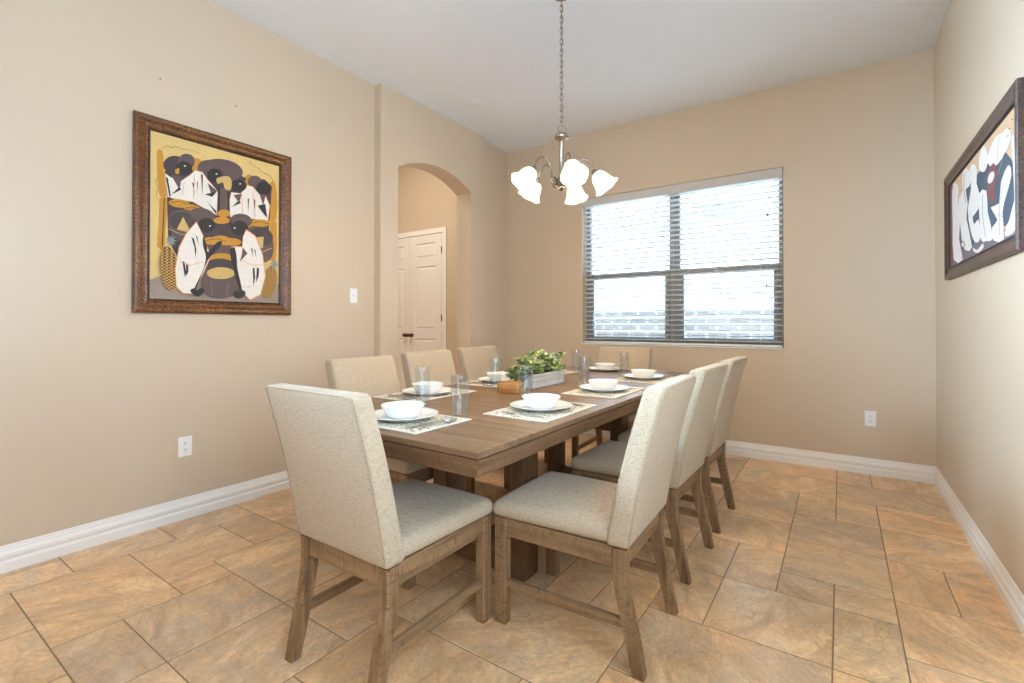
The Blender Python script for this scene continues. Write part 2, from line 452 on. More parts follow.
def arch_wall():
    bm = nb(); zs, rise = 2.475, 0.132; c = (OY1-OY0)/2; R = (c*c+rise*rise)/(2*rise); cy = (OY0+OY1)/2; cz = zs+rise-R
    a0 = math.asin(c/R); arc = [(cy+R*math.sin(-a0+2*a0*k/28), cz+R*math.cos(-a0+2*a0*k/28)) for k in range(29)]
    f = lambda u, v, w: (XA-w, u, v)
    T = XA-XH
    box(bm, XH, XA, AY0, OY0, -0.02, H); box(bm, XH, XA, OY1, AY1, -0.02, H)
    for k in range(28):
        (u0, v0), (u1, v1) = arc[k], arc[k+1]
        prism(bm, [(u0, v0), (u1, v1), (u1, H), (u0, H)], f, T)
    bmesh.ops.remove_doubles(bm, verts=bm.verts[:], dist=0.0005)
    inner = [fa for fa in bm.faces if abs(fa.normal.y) > 0.999 and OY0+0.005 < fa.calc_center_median().y < OY1-0.005]
    bmesh.ops.delete(bm, geom=inner, context='FACES')
    struct('wall_arch', bm, M['wall'])
arch_wall()
bm = nb(); box(bm, HX, XH, HY1, HY1+0.15, -0.02, HC); box(bm, HX-0.15, HX, HY0, HY1, -0.02, HC); box(bm, HX, XH, HY0-0.15, HY0, -0.02, HC); box(bm, XH, XH+0.1, YB+0.2, HY1, -0.02, HC); box(bm, XH, XH+0.1, HY0-0.15, YB+0.2, H, HC)
struct('wall_hall', bm, M['wall'])

def baseboard(name, p0, p1, nrm):
    """moulded baseboard from p0 to p1, standing out along nrm"""
    prof = [(0, 0), (0.017, 0), (0.017, 0.044), (0.014, 0.048), (0.010, 0.053), (0.010, 0.060), (0.0165, 0.066), (0.0165, 0.082), (0.012, 0.090), (0.0085, 0.097), (0.0085, 0.103), (0.006, 0.108), (0.005, 0.118), (0.002, 0.121), (0, 0.121)]
    bm = nb(); p0, p1, nrm = Vector(p0), Vector(p1), Vector(nrm)
    A = [bm.verts.new(p0+nrm*u+Vector((0, 0, v))) for u, v in prof]; B = [bm.verts.new(p1+nrm*u+Vector((0, 0, v))) for u, v in prof]
    n = len(prof); bm.faces.new(A); bm.faces.new(B)
    for i in range(n): bm.faces.new((A[i], A[(i+1) % n], B[(i+1) % n], B[i]))
    struct(name, bm, M['trim'])
baseboard('baseboard_left', (XL, YR, 0), (XL, AY0, 0), (1, 0, 0))
baseboard('baseboard_arch_near', (XA, AY0, 0), (XA, OY0, 0), (1, 0, 0))
baseboard('baseboard_arch_far', (XA, OY1, 0), (XA, AY1, 0), (1, 0, 0))
baseboard('baseboard_corner', (XL, AY1, 0), (XL, YB, 0), (1, 0, 0))
baseboard('baseboard_back', (XL, YB, 0), (XR, YB, 0), (0, -1, 0))
baseboard('baseboard_right', (XR, YR, 0), (XR, YB, 0), (-1, 0, 0))
baseboard('baseboard_hall', (HX, HY1, 0), (XH, HY1, 0), (0, -1, 0))

# ------------------------------------------------------------------ window
def window():
    y0, y1 = YB+0.105, YB+0.175; fw = 0.045; xm = (WX0+WX1)/2; zm = WZ0+0.70
    bm = nb()
    for a, b in ((WX0+0.001, WX0+fw), (WX1-fw, WX1-0.001), (xm-0.05, xm+0.05)): box(bm, a, b, y0, y1, WZ0+0.001, WZ1-0.001, 0.004)
    box(bm, WX0+fw, WX1-fw, y0, y1, WZ0+0.001, WZ0+fw, 0.004); box(bm, WX0+fw, WX1-fw, y0, y1, WZ1-fw, WZ1-0.001, 0.004)
    fr = struct('window_1', bm, M['vinyl'])
    for a, b in ((WX0+fw, xm-0.05), (xm+0.05, WX1-fw)):
        bm = nb(); s = 0.038; ya, yb = y0-0.012, y0+0.03
        box(bm, a, a+s, ya, yb, WZ0+fw, zm+0.03, 0.003); box(bm, b-s, b, ya, yb, WZ0+fw, zm+0.03, 0.003)
        box(bm, a+s, b-s, ya, yb, WZ0+fw, WZ0+fw+s, 0.003); box(bm, a+s, b-s, ya, yb, zm-0.025, zm+0.03, 0.003)
        link('sash', bm, M['vinyl'], fr)
        bm = nb(); box(bm, a+s, b-s, y0+0.008, y0+0.012, WZ0+fw+s, zm-0.025); link('pane', bm, M['pane'], fr)
        bm = nb(); box(bm, a, b, y0+0.036, y0+0.040, zm+0.012, WZ1-fw); link('pane', bm, M['pane'], fr)
        bm = nb(); box(bm, a, b, y0+0.031, y1-0.01, zm-0.02, zm+0.011, 0.003); link('meeting_rail', bm, M['vinyl'], fr)
    bm = nb(); box(bm, WX0+0.001, WX1-0.001, YB-0.012, y0, WZ0, WZ0+0.012, 0.003); s = struct('trim_2', bm, M['trim'])
window()

def blind():
    t = thing('window_blind', 'white horizontal slat blind lowered over the window behind the table', 'blind', (0, 0, 0))
    xa, xb = WX0+0.012, WX1-0.012; yc = YB+0.045
    bm = nb(); box(bm, WX0+0.004, WX1-0.004, YB-0.012, YB+0.006, WZ1-0.088, WZ1-0.006, 0.006)
    box(bm, WX1-0.012, WX1-0.004, YB+0.006, YB+0.06, WZ1-0.088, WZ1-0.006); box(bm, WX0+0.004, WX0+0.012, YB+0.006, YB+0.06, WZ1-0.088, WZ1-0.006)
    link('valance', bm, M['valance'], t)
    bm = nb(); box(bm, xa+0.01, xb-0.01, YB+0.015, YB+0.07, WZ1-0.06, WZ1-0.006); link('headrail', bm, M['slat'], t)
    ztop, zbot = WZ1-0.09, WZ0+0.06; n = 30; tilt = math.radians(-10); bm = nb()
    for k in range(n):
        z = ztop-(ztop-zbot)*k/(n-1); P = []
        for s in range(7):
            u = -0.0245+0.049*s/6; cr = 0.0028*(1-(u/0.0245)**2)
            P.append((u*math.cos(tilt)-cr*math.sin(tilt), u*math.sin(tilt)+cr*math.cos(tilt)))
        top = [[bm.verts.new((x, yc+a, z+b)) for a, b in P] for x in (xa, xb)]
        bot = [[bm.verts.new((x, yc+a, z+b-0.0028)) for a, b in P] for x in (xa, xb)]
        for s in range(6):
            bm.faces.new((top[0][s], top[1][s], top[1][s+1], top[0][s+1])); bm.faces.new((bot[0][s], bot[0][s+1], bot[1][s+1], bot[1][s]))
        for e in (0, 6): bm.faces.new((top[0][e], top[1][e], bot[1][e], bot[0][e]))
        for e in (0, 1):
            for s in range(6): bm.faces.new((top[e][s], top[e][s+1], bot[e][s+1], bot[e][s]))
    link('slats', bm, M['slat'], t)
    bm = nb(); box(bm, xa, xb, yc-0.026, yc+0.026, WZ0+0.016, WZ0+0.034, 0.004); link('bottom_rail', bm, M['slat'], t)
    for f in (0.09, 0.29, 0.50, 0.71, 0.91):
        x = xa+(xb-xa)*f; bm = nb()
        for y in (yc-0.029, yc+0.029): tube(bm, [(x, y, WZ0+0.034), (x, y, WZ1-0.06)], 0.0009, 5)
        link('ladder_cord', bm, M['slat'], t)
    for x, zl in ((WX1-0.115, WZ1-0.37), (WX1-0.125, WZ0+0.55), (WX0+0.12, WZ0+0.72)):
        bm = nb(); tube(bm, [(x, YB+0.008, WZ1-0.09), (x, YB+0.008, zl)], 0.001, 5); c = link('pull_cord', bm, M['slat'], t)
        bm = nb(); lathe(bm, [(0, 0.0), (0.007, 0.002), (0.008, 0.012), (0.0045, 0.03), (0.002, 0.034), (0, 0.034)], 12, Matrix.Translation((x, YB+0.008, zl-0.03))); link('tassel', bm, M['bronze'], c, 40)
blind()

# ------------------------------------------------------------------ outside the window
h = thing('neighbour_house', 'pale neighbouring house with brick base seen through the window blind', 'house', (0, 8.6, 0))
bm = nb(); box(bm, -8, 4, 0, 0.3, 1.36, 3.8); link('upper_wall', bm, M['stucco'], h)
bm = nb(); box(bm, -8, 4, -0.06, 0.3, -0.15, 1.36); link('brick_base', bm, M['brick'], h)
bm = nb(); box(bm, -1.93, -1.42, -0.02, 0.05, 2.93, 3.18, 0.01); link('vent', bm, simple('grey_vent', srgb(80, 80, 82), 0.6), h)
bm = nb(); box(bm, -14, 10, HY1+0.2, 9.0, -0.3, -0.15); struct('ground', bm, M['grass'])

# ------------------------------------------------------------------ hall double door
def hall_door():
    yf = HY1; xc = -5.356; wl = 0.66; zt = 2.44
    bm = nb(); cw = 0.075; th = 0.022
    x0, x1 = xc-wl-0.006, xc+wl+0.006
    box(bm, x0-cw, x0, yf-th, yf, 0, zt+0.006+cw, 0.004); box(bm, x1, x1+cw, yf-th, yf, 0, zt+0.006+cw, 0.004); box(bm, x0, x1, yf-th, yf, zt+0.008, zt+0.006+cw, 0.004)
    struct('trim_1', bm, M['trim'])
    for sgn in (-1, 1):
        a, b = (xc-wl, xc-0.002) if sgn < 0 else (xc+0.002, xc+wl)
        bm = nb(); yd = yf-0.018
        st = 0.125; cs = [(a+st, b-st)]; rz = [(0.24, 0.92), (1.05, 1.98), (2.10, 2.32)]
        # slab of stiles and rails with raised panels in recesses
        zs = [0.004]+[z for r in rz for z in r]+[zt]; xs = [a]+[x for c in cs for x in c]+[b]
        for i in range(len(xs)-1):
            for j in range(len(zs)-1):
                if i % 2 == 1 and j % 2 == 1:
                    X0, X1, Z0, Z1 = xs[i], xs[i+1], zs[j], zs[j+1]
                    box(bm, X0, X1, yd+0.012, yf-0.001, Z0, Z1)
                    e, e2 = 0.022, 0.042
                    lo = [bm.verts.new(p) for p in ((X0+e, yd+0.0119, Z0+e), (X1-e, yd+0.0119, Z0+e), (X1-e, yd+0.0119, Z1-e), (X0+e, yd+0.0119, Z1-e))]
                    hi = [bm.verts.new(p) for p in ((X0+e2, yd+0.003, Z0+e2), (X1-e2, yd+0.003, Z0+e2), (X1-e2, yd+0.003, Z1-e2), (X0+e2, yd+0.003, Z1-e2))]
                    bm.faces.new(hi)
                    for k in range(4): bm.faces.new((lo[k], lo[(k+1) % 4], hi[(k+1) % 4], hi[k]))
                else: box(bm, xs[i], xs[i+1], yd, yf-0.001, zs[j], zs[j+1])
        d = struct('door_%d' % (1 if sgn < 0 else 2), bm, M['door'])
        kx = xc+sgn*0.06
        bm = nb(); lathe(bm, [(0, 0), (0.03, 0), (0.03, 0.006), (0.011, 0.012), (0.011, 0.03), (0.026, 0.042), (0.029, 0.054), (0.022, 0.066), (0, 0.069)], 20, Matrix.Translation((kx, yd, 0.965)) @ Matrix.Rotation(PI/2, 4, 'X'))
        link('door_knob', bm, M['bronze'], d, 40)
        for z in (0.25, 1.22, 2.2):
            bm = nb(); hx = a+0.004 if sgn < 0 else b-0.004; box(bm, hx-0.009, hx+0.009, yd-0.006, yd+0.002, z-0.05, z+0.05, 0.003); link('hinge', bm, M['bronze'], d)
hall_door()

# ------------------------------------------------------------------ wall plates
def outlet(name, label, loc, rz):
    t = thing(name, label, 'outlet', loc, rz, 'wall outlets')       # local: -y faces the room
    bm = nb(); box(bm, -0.036, 0.036, -0.006, -0.0003, -0.058, 0.058, 0.003); link('cover_plate', bm, M['plastic'], t)
    for z in (-0.02, 0.02):
        bm = nb(); lathe(bm, [(0, 0), (0.0165, 0), (0.0165, 0.002), (0.015, 0.003), (0, 0.003)], 24, Matrix.Translation((0, -0.0055, z)) @ Matrix.Rotation(PI/2, 4, 'X')); s = link('socket', bm, M['plastic'], t)
        bm = nb()
        for x, hh in ((-0.006, 0.004), (0.006, 0.0032)): box(bm, x-0.0012, x+0.0012, -0.0092, -0.0083, z+0.003-hh, z+0.003+hh)
        lathe(bm, [(0, 0), (0.0024, 0), (0.0024, 0.0008), (0, 0.0008)], 10, Matrix.Translation((0, -0.0084, z-0.008)) @ Matrix.Rotation(PI/2, 4, 'X'))
        link('slot', bm, M['dark_slot'], s)
    return t
outlet('wall_outlet', 'white duplex wall outlet below the left painting near the floor', (XL, 1.227, 0.42), PI/2)
outlet('wall_outlet', 'white duplex wall outlet on back wall right of the window', (0.186, YB, 0.42), 0)
t = thing('light_switch', 'white toggle light switch plate on the wall beside the arch', 'light switch', (XL, 2.40, 1.36), PI/2)
bm = nb(); box(bm, -0.036, 0.036, -0.006, -0.0003, -0.058, 0.058, 0.003); link('cover_plate', bm, M['plastic'], t)
bm = nb(); hexa(bm, [(-0.004, -0.006, -0.008), (0.004, -0.006, -0.008), (0.004, -0.006, 0.008), (-0.004, -0.006, 0.008), (-0.003, -0.016, 0.002), (0.003, -0.016, 0.002), (0.003, -0.014, 0.009), (-0.003, -0.014, 0.009)]); link('toggle', bm, M['plastic'], t)
for k, (y, z, lb) in enumerate(((1.09, 2.52, 'small nail left in wall above the top left of the left painting'), (1.50, 2.52, 'small nail left in wall above the middle of the left painting'))):
    bm = nb(); tube(bm, [(XL, y, z), (XL+0.012, y, z+0.003)], 0.002, 8); lathe(bm, [(0, 0), (0.005, 0), (0.005, 0.0015), (0, 0.0015)], 10, Matrix.Translation((XL+0.012, y, z+0.003)) @ Matrix.Rotation(PI/2, 4, 'Y'))
    tag(link('wall_nail', bm, M['steel']), lb, 'nail', 'nails in the left wall')
bm = nb(); lathe(bm, [(0, 0), (0.07, 0), (0.072, -0.002), (0.066, -0.005), (0, -0.006)], 32); o = link('ceiling_cover_plate', bm, M['ceiling'], None, 40, (-2.676, 3.315, H)); tag(o, 'flat round white cover plate on the ceiling near the arch', 'ceiling plate')

# ------------------------------------------------------------------ paintings
def picture(name, label, W, Hh, fw, fmat, inner, shapes, bands, loc, rz, depth=0.034):
    """hung picture: local x to the right, z up, -y towards the room, origin at its lower left corner on the wall"""
    t = thing(name, label, 'painting', loc, rz)
    prof = [(0, 0.0005), (0, depth*0.75), (fw*0.06, depth*0.95), (fw*0.18, depth), (fw*0.34, depth*0.9), (fw*0.55, depth*0.62), (fw*0.72, depth*0.5), (fw*0.80, depth*0.55), (fw*0.86, depth*0.46), (fw*0.98, depth*0.30), (fw, depth*0.3), (fw, 0.0005)]
    bm = nb(); cs = [(0, 0, 1, 1), (W, 0, -1, 1), (W, Hh, -1, -1), (0, Hh, 1, -1)]
    R = [[bm.verts.new((cx+sx*u, -d, cz+sz*u)) for u, d in prof] for cx, cz, sx, sz in cs]
    n = len(prof)
    for k in range(4):
        A, B = R[k], R[(k+1) % 4]
        for i in range(n): bm.faces.new((A[i], A[(i+1) % n], B[(i+1) % n], B[i]))
    fr = link('frame', bm, fmat, t)
    bm = nb(); a0, a1 = fw*0.86, fw*0.97; d0 = depth*0.5
    for x0, x1, z0, z1 in ((a0, W-a0, a0, a1), (a0, W-a0, Hh-a1, Hh-a0), (a0, a1, a1, Hh-a1), (W-a1, W-a0, a1, Hh-a1)):
        L = max(x1-x0, z1-z0); m = int(L/0.012)
        for k in range(m):
            if x1-x0 > z1-z0: X0 = x0+(x1-x0)*k/m; box(bm, X0, X0+0.008, -d0, -depth*0.25, z0, z1)
            else: Z0 = z0+(z1-z0)*k/m; box(bm, x0, x1, -d0, -depth*0.25, Z0, Z0+0.008)
    link('bead_lining', bm, M['black'], fr)
    # canvas with its flat painted areas
    order = []; 
    for k, *_ in bands+shapes:
        if k not in order: order.append(k)
    bm = nb(); cw, ch = W-2*fw, Hh-2*fw; yb = depth*0.2
    def P2(p): return (fw+max(0, min(1, p[0]))*cw, fw+max(0, min(1, p[1]))*ch)
    box(bm, fw*0.95, W-fw*0.95, -yb, -0.001, fw*0.95, Hh-fw*0.95, mi=order.index(bands[0][0]))
    for i, (k, P) in enumerate(bands[1:]+shapes):
        y = -yb-0.00013*(i+1)
        pts = [Vector(P2(p)) for p in P]; m = len(pts)
        vo, _, fo, *_ = delaunay_2d_cdt(pts, [(q, (q+1) % m) for q in range(m)], [], 1, 1e-5)
        vs = [bm.verts.new((q.x, y, q.y)) for q in vo]
        for f in fo: bm.faces.new([vs[q] for q in f]).material_index = order.index(k)
    link('canvas', bm, [M['art_'+k] for k in order], t)
    return t
ART_MARKET = [('mauve', [(-0.009, 0.111), (0.085, 0.143), (0.328, 0.12), (0.599, 0.148), (1.029, 0.142), (1.03, -0.02), (-0.009, -0.024)]),
 ('ochre', [(0.042, 0.879), (0.046, 0.895), (0.052, 0.9), (0.058, 0.901), (0.065, 0.902), (0.073, 0.899), (0.079, 0.891), (0.082, 0.88), (0.084, 0.864), (0.086, 0.842), (0.088, 0.811), (0.09, 0.774), (0.093, 0.737), (0.099, 0.699), (0.106, 0.661), (0.108, 0.632), (0.102, 0.615), (0.093, 0.607), (0.083, 0.607), (0.073, 0.612), (0.063, 0.624), (0.055, 0.644), (0.05, 0.673), (0.047, 0.709), (0.045, 0.748), (0.043, 0.794), (0.042, 0.842)]),
 ('ochre', [(0.06, 0.607), (0.122, 0.618), (0.106, 0.461), (0.096, 0.331), (0.08, 0.291), (0.045, 0.315), (0.056, 0.454)]),
 ('black', [(0.089, 0.612), (0.096, 0.613), (0.084, 0.319), (0.077, 0.318)]),
 ('ochre', [(0.916, 0.862), (0.931, 0.878), (0.95, 0.878), (0.966, 0.864), (0.975, 0.831), (0.981, 0.782), (0.983, 0.734), (0.982, 0.684), (0.978, 0.634), (0.97, 0.599), (0.954, 0.582), (0.933, 0.579), (0.918, 0.591), (0.911, 0.624), (0.91, 0.673), (0.911, 0.722), (0.91, 0.773), (0.911, 0.825)]),
 ('ochre', [(0.918, 0.581), (0.977, 0.589), (0.984, 0.426), (0.968, 0.292), (0.909, 0.312)]),
 ('dpurple', [(0.093, 0.769), (0.14, 0.875), (0.35, 0.889), (0.483, 0.937), (0.595, 0.927), (0.677, 0.857), (0.868, 0.878), (0.933, 0.84), (0.921, 0.673), (0.908, 0.519), (0.941, 0.422), (0.919, 0.313), (0.746, 0.254), (0.459, 0.185), (0.203, 0.233), (0.119, 0.355), (0.11, 0.633)]),
 ('purple', [(0.676, 0.883), (0.664, 0.857), (0.635, 0.832), (0.593, 0.81), (0.543, 0.794), (0.489, 0.786), (0.438, 0.785), (0.394, 0.791), (0.36, 0.805), (0.341, 0.824), (0.336, 0.847), (0.347, 0.871), (0.372, 0.895), (0.41, 0.916), (0.458, 0.933), (0.51, 0.943), (0.563, 0.946), (0.611, 0.94), (0.648, 0.927), (0.67, 0.907)]),
 ('ochre', [(0.35, 0.889), (0.348, 0.881), (0.342, 0.873), (0.332, 0.865), (0.32, 0.859), (0.306, 0.855), (0.293, 0.853), (0.281, 0.854), (0.272, 0.858), (0.266, 0.863), (0.264, 0.87), (0.266, 0.878), (0.272, 0.887), (0.281, 0.894), (0.293, 0.9), (0.306, 0.904), (0.32, 0.906), (0.332, 0.905), (0.342, 0.902), (0.348, 0.897)]),
 ('ochre', [(0.332, 0.847), (0.331, 0.841), (0.326, 0.834), (0.318, 0.828), (0.309, 0.823), (0.299, 0.82), (0.289, 0.819), (0.28, 0.82), (0.273, 0.823), (0.268, 0.827), (0.266, 0.833), (0.268, 0.84), (0.272, 0.846), (0.28, 0.852), (0.289, 0.857), (0.299, 0.86), (0.309, 0.861), (0.318, 0.861), (0.326, 0.858), (0.33, 0.853)]),
 ('ochre', [(0.759, 0.869), (0.757, 0.862), (0.753, 0.855), (0.746, 0.848), (0.738, 0.844), (0.728, 0.841), (0.719, 0.84), (0.711, 0.842), (0.704, 0.845), (0.7, 0.85), (0.698, 0.857), (0.7, 0.864), (0.704, 0.871), (0.71, 0.877), (0.719, 0.882), (0.728, 0.885), (0.738, 0.886), (0.746, 0.884), (0.753, 0.881), (0.757, 0.875)]),
 ('ochre', [(0.75, 0.833), (0.748, 0.826), (0.744, 0.819), (0.737, 0.812), (0.729, 0.808), (0.719, 0.805), (0.71, 0.804), (0.702, 0.806), (0.695, 0.809), (0.691, 0.815), (0.689, 0.821), (0.691, 0.828), (0.695, 0.835), (0.702, 0.841), (0.71, 0.846), (0.719, 0.849), (0.729, 0.85), (0.737, 0.848), (0.744, 0.844), (0.748, 0.839)]),
 ('dpurple', [(0.236, 0.844), (0.233, 0.826), (0.222, 0.808), (0.204, 0.791), (0.183, 0.779), (0.159, 0.771), (0.136, 0.769), (0.115, 0.773), (0.098, 0.782), (0.087, 0.795), (0.084, 0.812), (0.087, 0.829), (0.098, 0.847), (0.114, 0.863), (0.135, 0.876), (0.158, 0.884), (0.182, 0.887), (0.204, 0.884), (0.221, 0.875), (0.232, 0.861)]),
 ('purple', [(0.301, 0.881), (0.298, 0.865), (0.29, 0.849), (0.277, 0.836), (0.26, 0.825), (0.241, 0.819), (0.223, 0.818), (0.207, 0.821), (0.194, 0.829), (0.186, 0.84), (0.183, 0.855), (0.185, 0.87), (0.194, 0.885), (0.206, 0.899), (0.223, 0.91), (0.241, 0.916), (0.259, 0.918), (0.276, 0.915), (0.29, 0.907), (0.298, 0.895)]),
 ('purple', [(0.467, 0.876), (0.463, 0.859), (0.453, 0.843), (0.436, 0.828), (0.415, 0.817), (0.392, 0.81), (0.37, 0.808), (0.349, 0.811), (0.333, 0.818), (0.323, 0.83), (0.319, 0.844), (0.323, 0.86), (0.333, 0.876), (0.349, 0.891), (0.369, 0.903), (0.392, 0.91), (0.415, 0.913), (0.436, 0.91), (0.452, 0.903), (0.463, 0.891)]),
 ('purple', [(0.84, 0.857), (0.837, 0.844), (0.828, 0.83), (0.814, 0.818), (0.796, 0.809), (0.777, 0.803), (0.758, 0.802), (0.741, 0.805), (0.728, 0.811), (0.719, 0.821), (0.716, 0.834), (0.719, 0.847), (0.728, 0.86), (0.741, 0.872), (0.758, 0.881), (0.777, 0.887), (0.796, 0.889), (0.814, 0.887), (0.827, 0.88), (0.836, 0.87)]),
 ('orange', [(0.094, 0.764), (0.124, 0.749), (0.196, 0.733), (0.261, 0.785), (0.305, 0.828), (0.358, 0.825), (0.394, 0.787), (0.473, 0.723), (0.487, 0.685), (0.469, 0.56), (0.421, 0.575), (0.288, 0.619), (0.173, 0.615), (0.111, 0.623), (0.101, 0.696)]),
 ('white', [(0.098, 0.763), (0.128, 0.748), (0.2, 0.732), (0.262, 0.781), (0.304, 0.823), (0.356, 0.82), (0.39, 0.784), (0.468, 0.723), (0.482, 0.686), (0.466, 0.563), (0.417, 0.579), (0.287, 0.623), (0.177, 0.618), (0.115, 0.625), (0.105, 0.696)]),
 ('orange', [(0.577, 0.735), (0.656, 0.741), (0.713, 0.808), (0.757, 0.809), (0.826, 0.76), (0.874, 0.768), (0.917, 0.697), (0.899, 0.585), (0.745, 0.577), (0.57, 0.563), (0.557, 0.651)]),
 ('white', [(0.582, 0.734), (0.66, 0.738), (0.713, 0.804), (0.756, 0.804), (0.821, 0.757), (0.869, 0.765), (0.911, 0.697), (0.895, 0.588), (0.745, 0.582), (0.574, 0.567), (0.562, 0.653)]),
 ('black', [(0.161, 0.811), (0.173, 0.829), (0.191, 0.85), (0.212, 0.863), (0.235, 0.865), (0.261, 0.859), (0.279, 0.849), (0.284, 0.836), (0.282, 0.819), (0.274, 0.804), (0.259, 0.792), (0.239, 0.781), (0.219, 0.775), (0.201, 0.773), (0.184, 0.774), (0.171, 0.778), (0.163, 0.786), (0.159, 0.797)]),
 ('black', [(0.508, 0.833), (0.505, 0.818), (0.497, 0.803), (0.484, 0.79), (0.467, 0.781), (0.448, 0.775), (0.43, 0.774), (0.414, 0.777), (0.401, 0.785), (0.393, 0.796), (0.39, 0.809), (0.392, 0.824), (0.401, 0.838), (0.413, 0.851), (0.43, 0.861), (0.448, 0.867), (0.466, 0.869), (0.483, 0.866), (0.497, 0.858), (0.505, 0.847)]),
 ('black', [(0.707, 0.803), (0.704, 0.788), (0.694, 0.775), (0.679, 0.762), (0.66, 0.753), (0.64, 0.747), (0.619, 0.745), (0.6, 0.748), (0.586, 0.755), (0.576, 0.765), (0.573, 0.777), (0.576, 0.791), (0.586, 0.805), (0.6, 0.817), (0.619, 0.827), (0.639, 0.833), (0.66, 0.835), (0.679, 0.833), (0.694, 0.826), (0.704, 0.816)]),
 ('black', [(0.923, 0.825), (0.92, 0.81), (0.91, 0.795), (0.895, 0.781), (0.876, 0.771), (0.856, 0.765), (0.835, 0.764), (0.817, 0.768), (0.802, 0.775), (0.793, 0.787), (0.79, 0.801), (0.793, 0.816), (0.802, 0.831), (0.817, 0.844), (0.835, 0.854), (0.855, 0.86), (0.876, 0.862), (0.895, 0.859), (0.91, 0.851), (0.92, 0.84)]),
 ('ochre', [(0.161, 0.798), (0.19, 0.817), (0.19, 0.778), (0.166, 0.773)]),
 ('straw', [(0.465, 0.806), (0.489, 0.819), (0.524, 0.832), (0.553, 0.837), (0.568, 0.832), (0.577, 0.82), (0.582, 0.805), (0.583, 0.786), (0.58, 0.765), (0.573, 0.749), (0.56, 0.743), (0.542, 0.743), (0.528, 0.748), (0.521, 0.76), (0.518, 0.777), (0.511, 0.787), (0.499, 0.783), (0.484, 0.774), (0.473, 0.77), (0.464, 0.778), (0.459, 0.792)]),
 ('white', [(0.236, 0.838), (0.234, 0.834), (0.229, 0.832), (0.224, 0.832), (0.222, 0.835), (0.224, 0.838), (0.229, 0.841), (0.234, 0.841)]),
 ('white', [(0.47, 0.835), (0.468, 0.831), (0.462, 0.828), (0.456, 0.829), (0.454, 0.831), (0.456, 0.835), (0.462, 0.838), (0.467, 0.837)]),
 ('white', [(0.66, 0.806), (0.657, 0.802), (0.651, 0.799), (0.645, 0.8), (0.642, 0.802), (0.645, 0.806), (0.651, 0.809), (0.657, 0.809)]),
 ('purple', [(0.133, 0.762), (0.207, 0.766), (0.193, 0.678)]),
 ('black', [(0.1, 0.738), (0.112, 0.74), (0.134, 0.628), (0.124, 0.627)]),
 ('black', [(0.134, 0.637), (0.205, 0.684), (0.191, 0.699)]),
 ('black', [(0.282, 0.741), (0.292, 0.743), (0.3, 0.666)]),
 ('black', [(0.315, 0.754), (0.322, 0.755), (0.318, 0.669)]),
 ('black', [(0.345, 0.809), (0.358, 0.807), (0.356, 0.676)]),
 ('purple', [(0.392, 0.762), (0.468, 0.723), (0.43, 0.677)]),
 ('black', [(0.39, 0.641), (0.46, 0.59), (0.466, 0.563)]),
 ('black', [(0.372, 0.683), (0.43, 0.677), (0.457, 0.716)]),
 ('orange', [(0.223, 0.736), (0.211, 0.65), (0.215, 0.651), (0.226, 0.736)]),
 ('orange', [(0.297, 0.8), (0.288, 0.641), (0.292, 0.642), (0.301, 0.8)]),
 ('orange', [(0.664, 0.734), (0.67, 0.581), (0.675, 0.582), (0.668, 0.735)]),
 ('orange', [(0.754, 0.769), (0.779, 0.596), (0.784, 0.597), (0.758, 0.771)]),
 ('purple', [(0.489, 0.75), (0.562, 0.74), (0.563, 0.594), (0.485, 0.593)]),
 ('black', [(0.473, 0.742), (0.489, 0.745), (0.485, 0.586), (0.466, 0.584)]),
 ('black', [(0.545, 0.732), (0.562, 0.735), (0.568, 0.594), (0.551, 0.592)]),
 ('purple', [(0.596, 0.718), (0.666, 0.739), (0.643, 0.673)]),
 ('black', [(0.58, 0.634), (0.66, 0.676), (0.637, 0.686)]),
 ('black', [(0.714, 0.714), (0.726, 0.716), (0.72, 0.617)]),
 ('black', [(0.768, 0.723), (0.781, 0.71), (0.775, 0.638)]),
 ('purple', [(0.821, 0.757), (0.872, 0.766), (0.85, 0.687)]),
 ('black', [(0.8, 0.679), (0.869, 0.702), (0.888, 0.602)]),
 ('ochre', [(0.262, 0.599), (0.258, 0.591), (0.246, 0.583), (0.229, 0.575), (0.209, 0.57), (0.186, 0.568), (0.164, 0.567), (0.145, 0.57), (0.13, 0.574), (0.12, 0.581), (0.118, 0.589), (0.122, 0.597), (0.133, 0.605), (0.149, 0.612), (0.169, 0.618), (0.192, 0.621), (0.214, 0.621), (0.234, 0.619), (0.25, 0.614), (0.259, 0.607)]),
 ('ochre', [(0.35, 0.576), (0.345, 0.568), (0.333, 0.562), (0.317, 0.557), (0.296, 0.554), (0.275, 0.553), (0.254, 0.555), (0.236, 0.559), (0.222, 0.565), (0.214, 0.572), (0.212, 0.579), (0.217, 0.587), (0.228, 0.593), (0.244, 0.599), (0.264, 0.602), (0.285, 0.603), (0.307, 0.601), (0.325, 0.597), (0.34, 0.591), (0.348, 0.584)]),
 ('ochre', [(0.568, 0.59), (0.566, 0.581), (0.559, 0.573), (0.548, 0.566), (0.533, 0.56), (0.518, 0.556), (0.503, 0.555), (0.489, 0.557), (0.478, 0.561), (0.471, 0.567), (0.468, 0.575), (0.471, 0.583), (0.478, 0.591), (0.489, 0.598), (0.502, 0.604), (0.518, 0.608), (0.533, 0.609), (0.547, 0.608), (0.559, 0.604), (0.566, 0.597)]),
 ('ochre', [(0.569, 0.542), (0.565, 0.535), (0.556, 0.527), (0.541, 0.52), (0.522, 0.514), (0.502, 0.51), (0.481, 0.508), (0.463, 0.509), (0.449, 0.512), (0.439, 0.517), (0.436, 0.524), (0.439, 0.531), (0.448, 0.539), (0.463, 0.546), (0.481, 0.552), (0.501, 0.556), (0.522, 0.558), (0.541, 0.558), (0.556, 0.555), (0.565, 0.549)]),
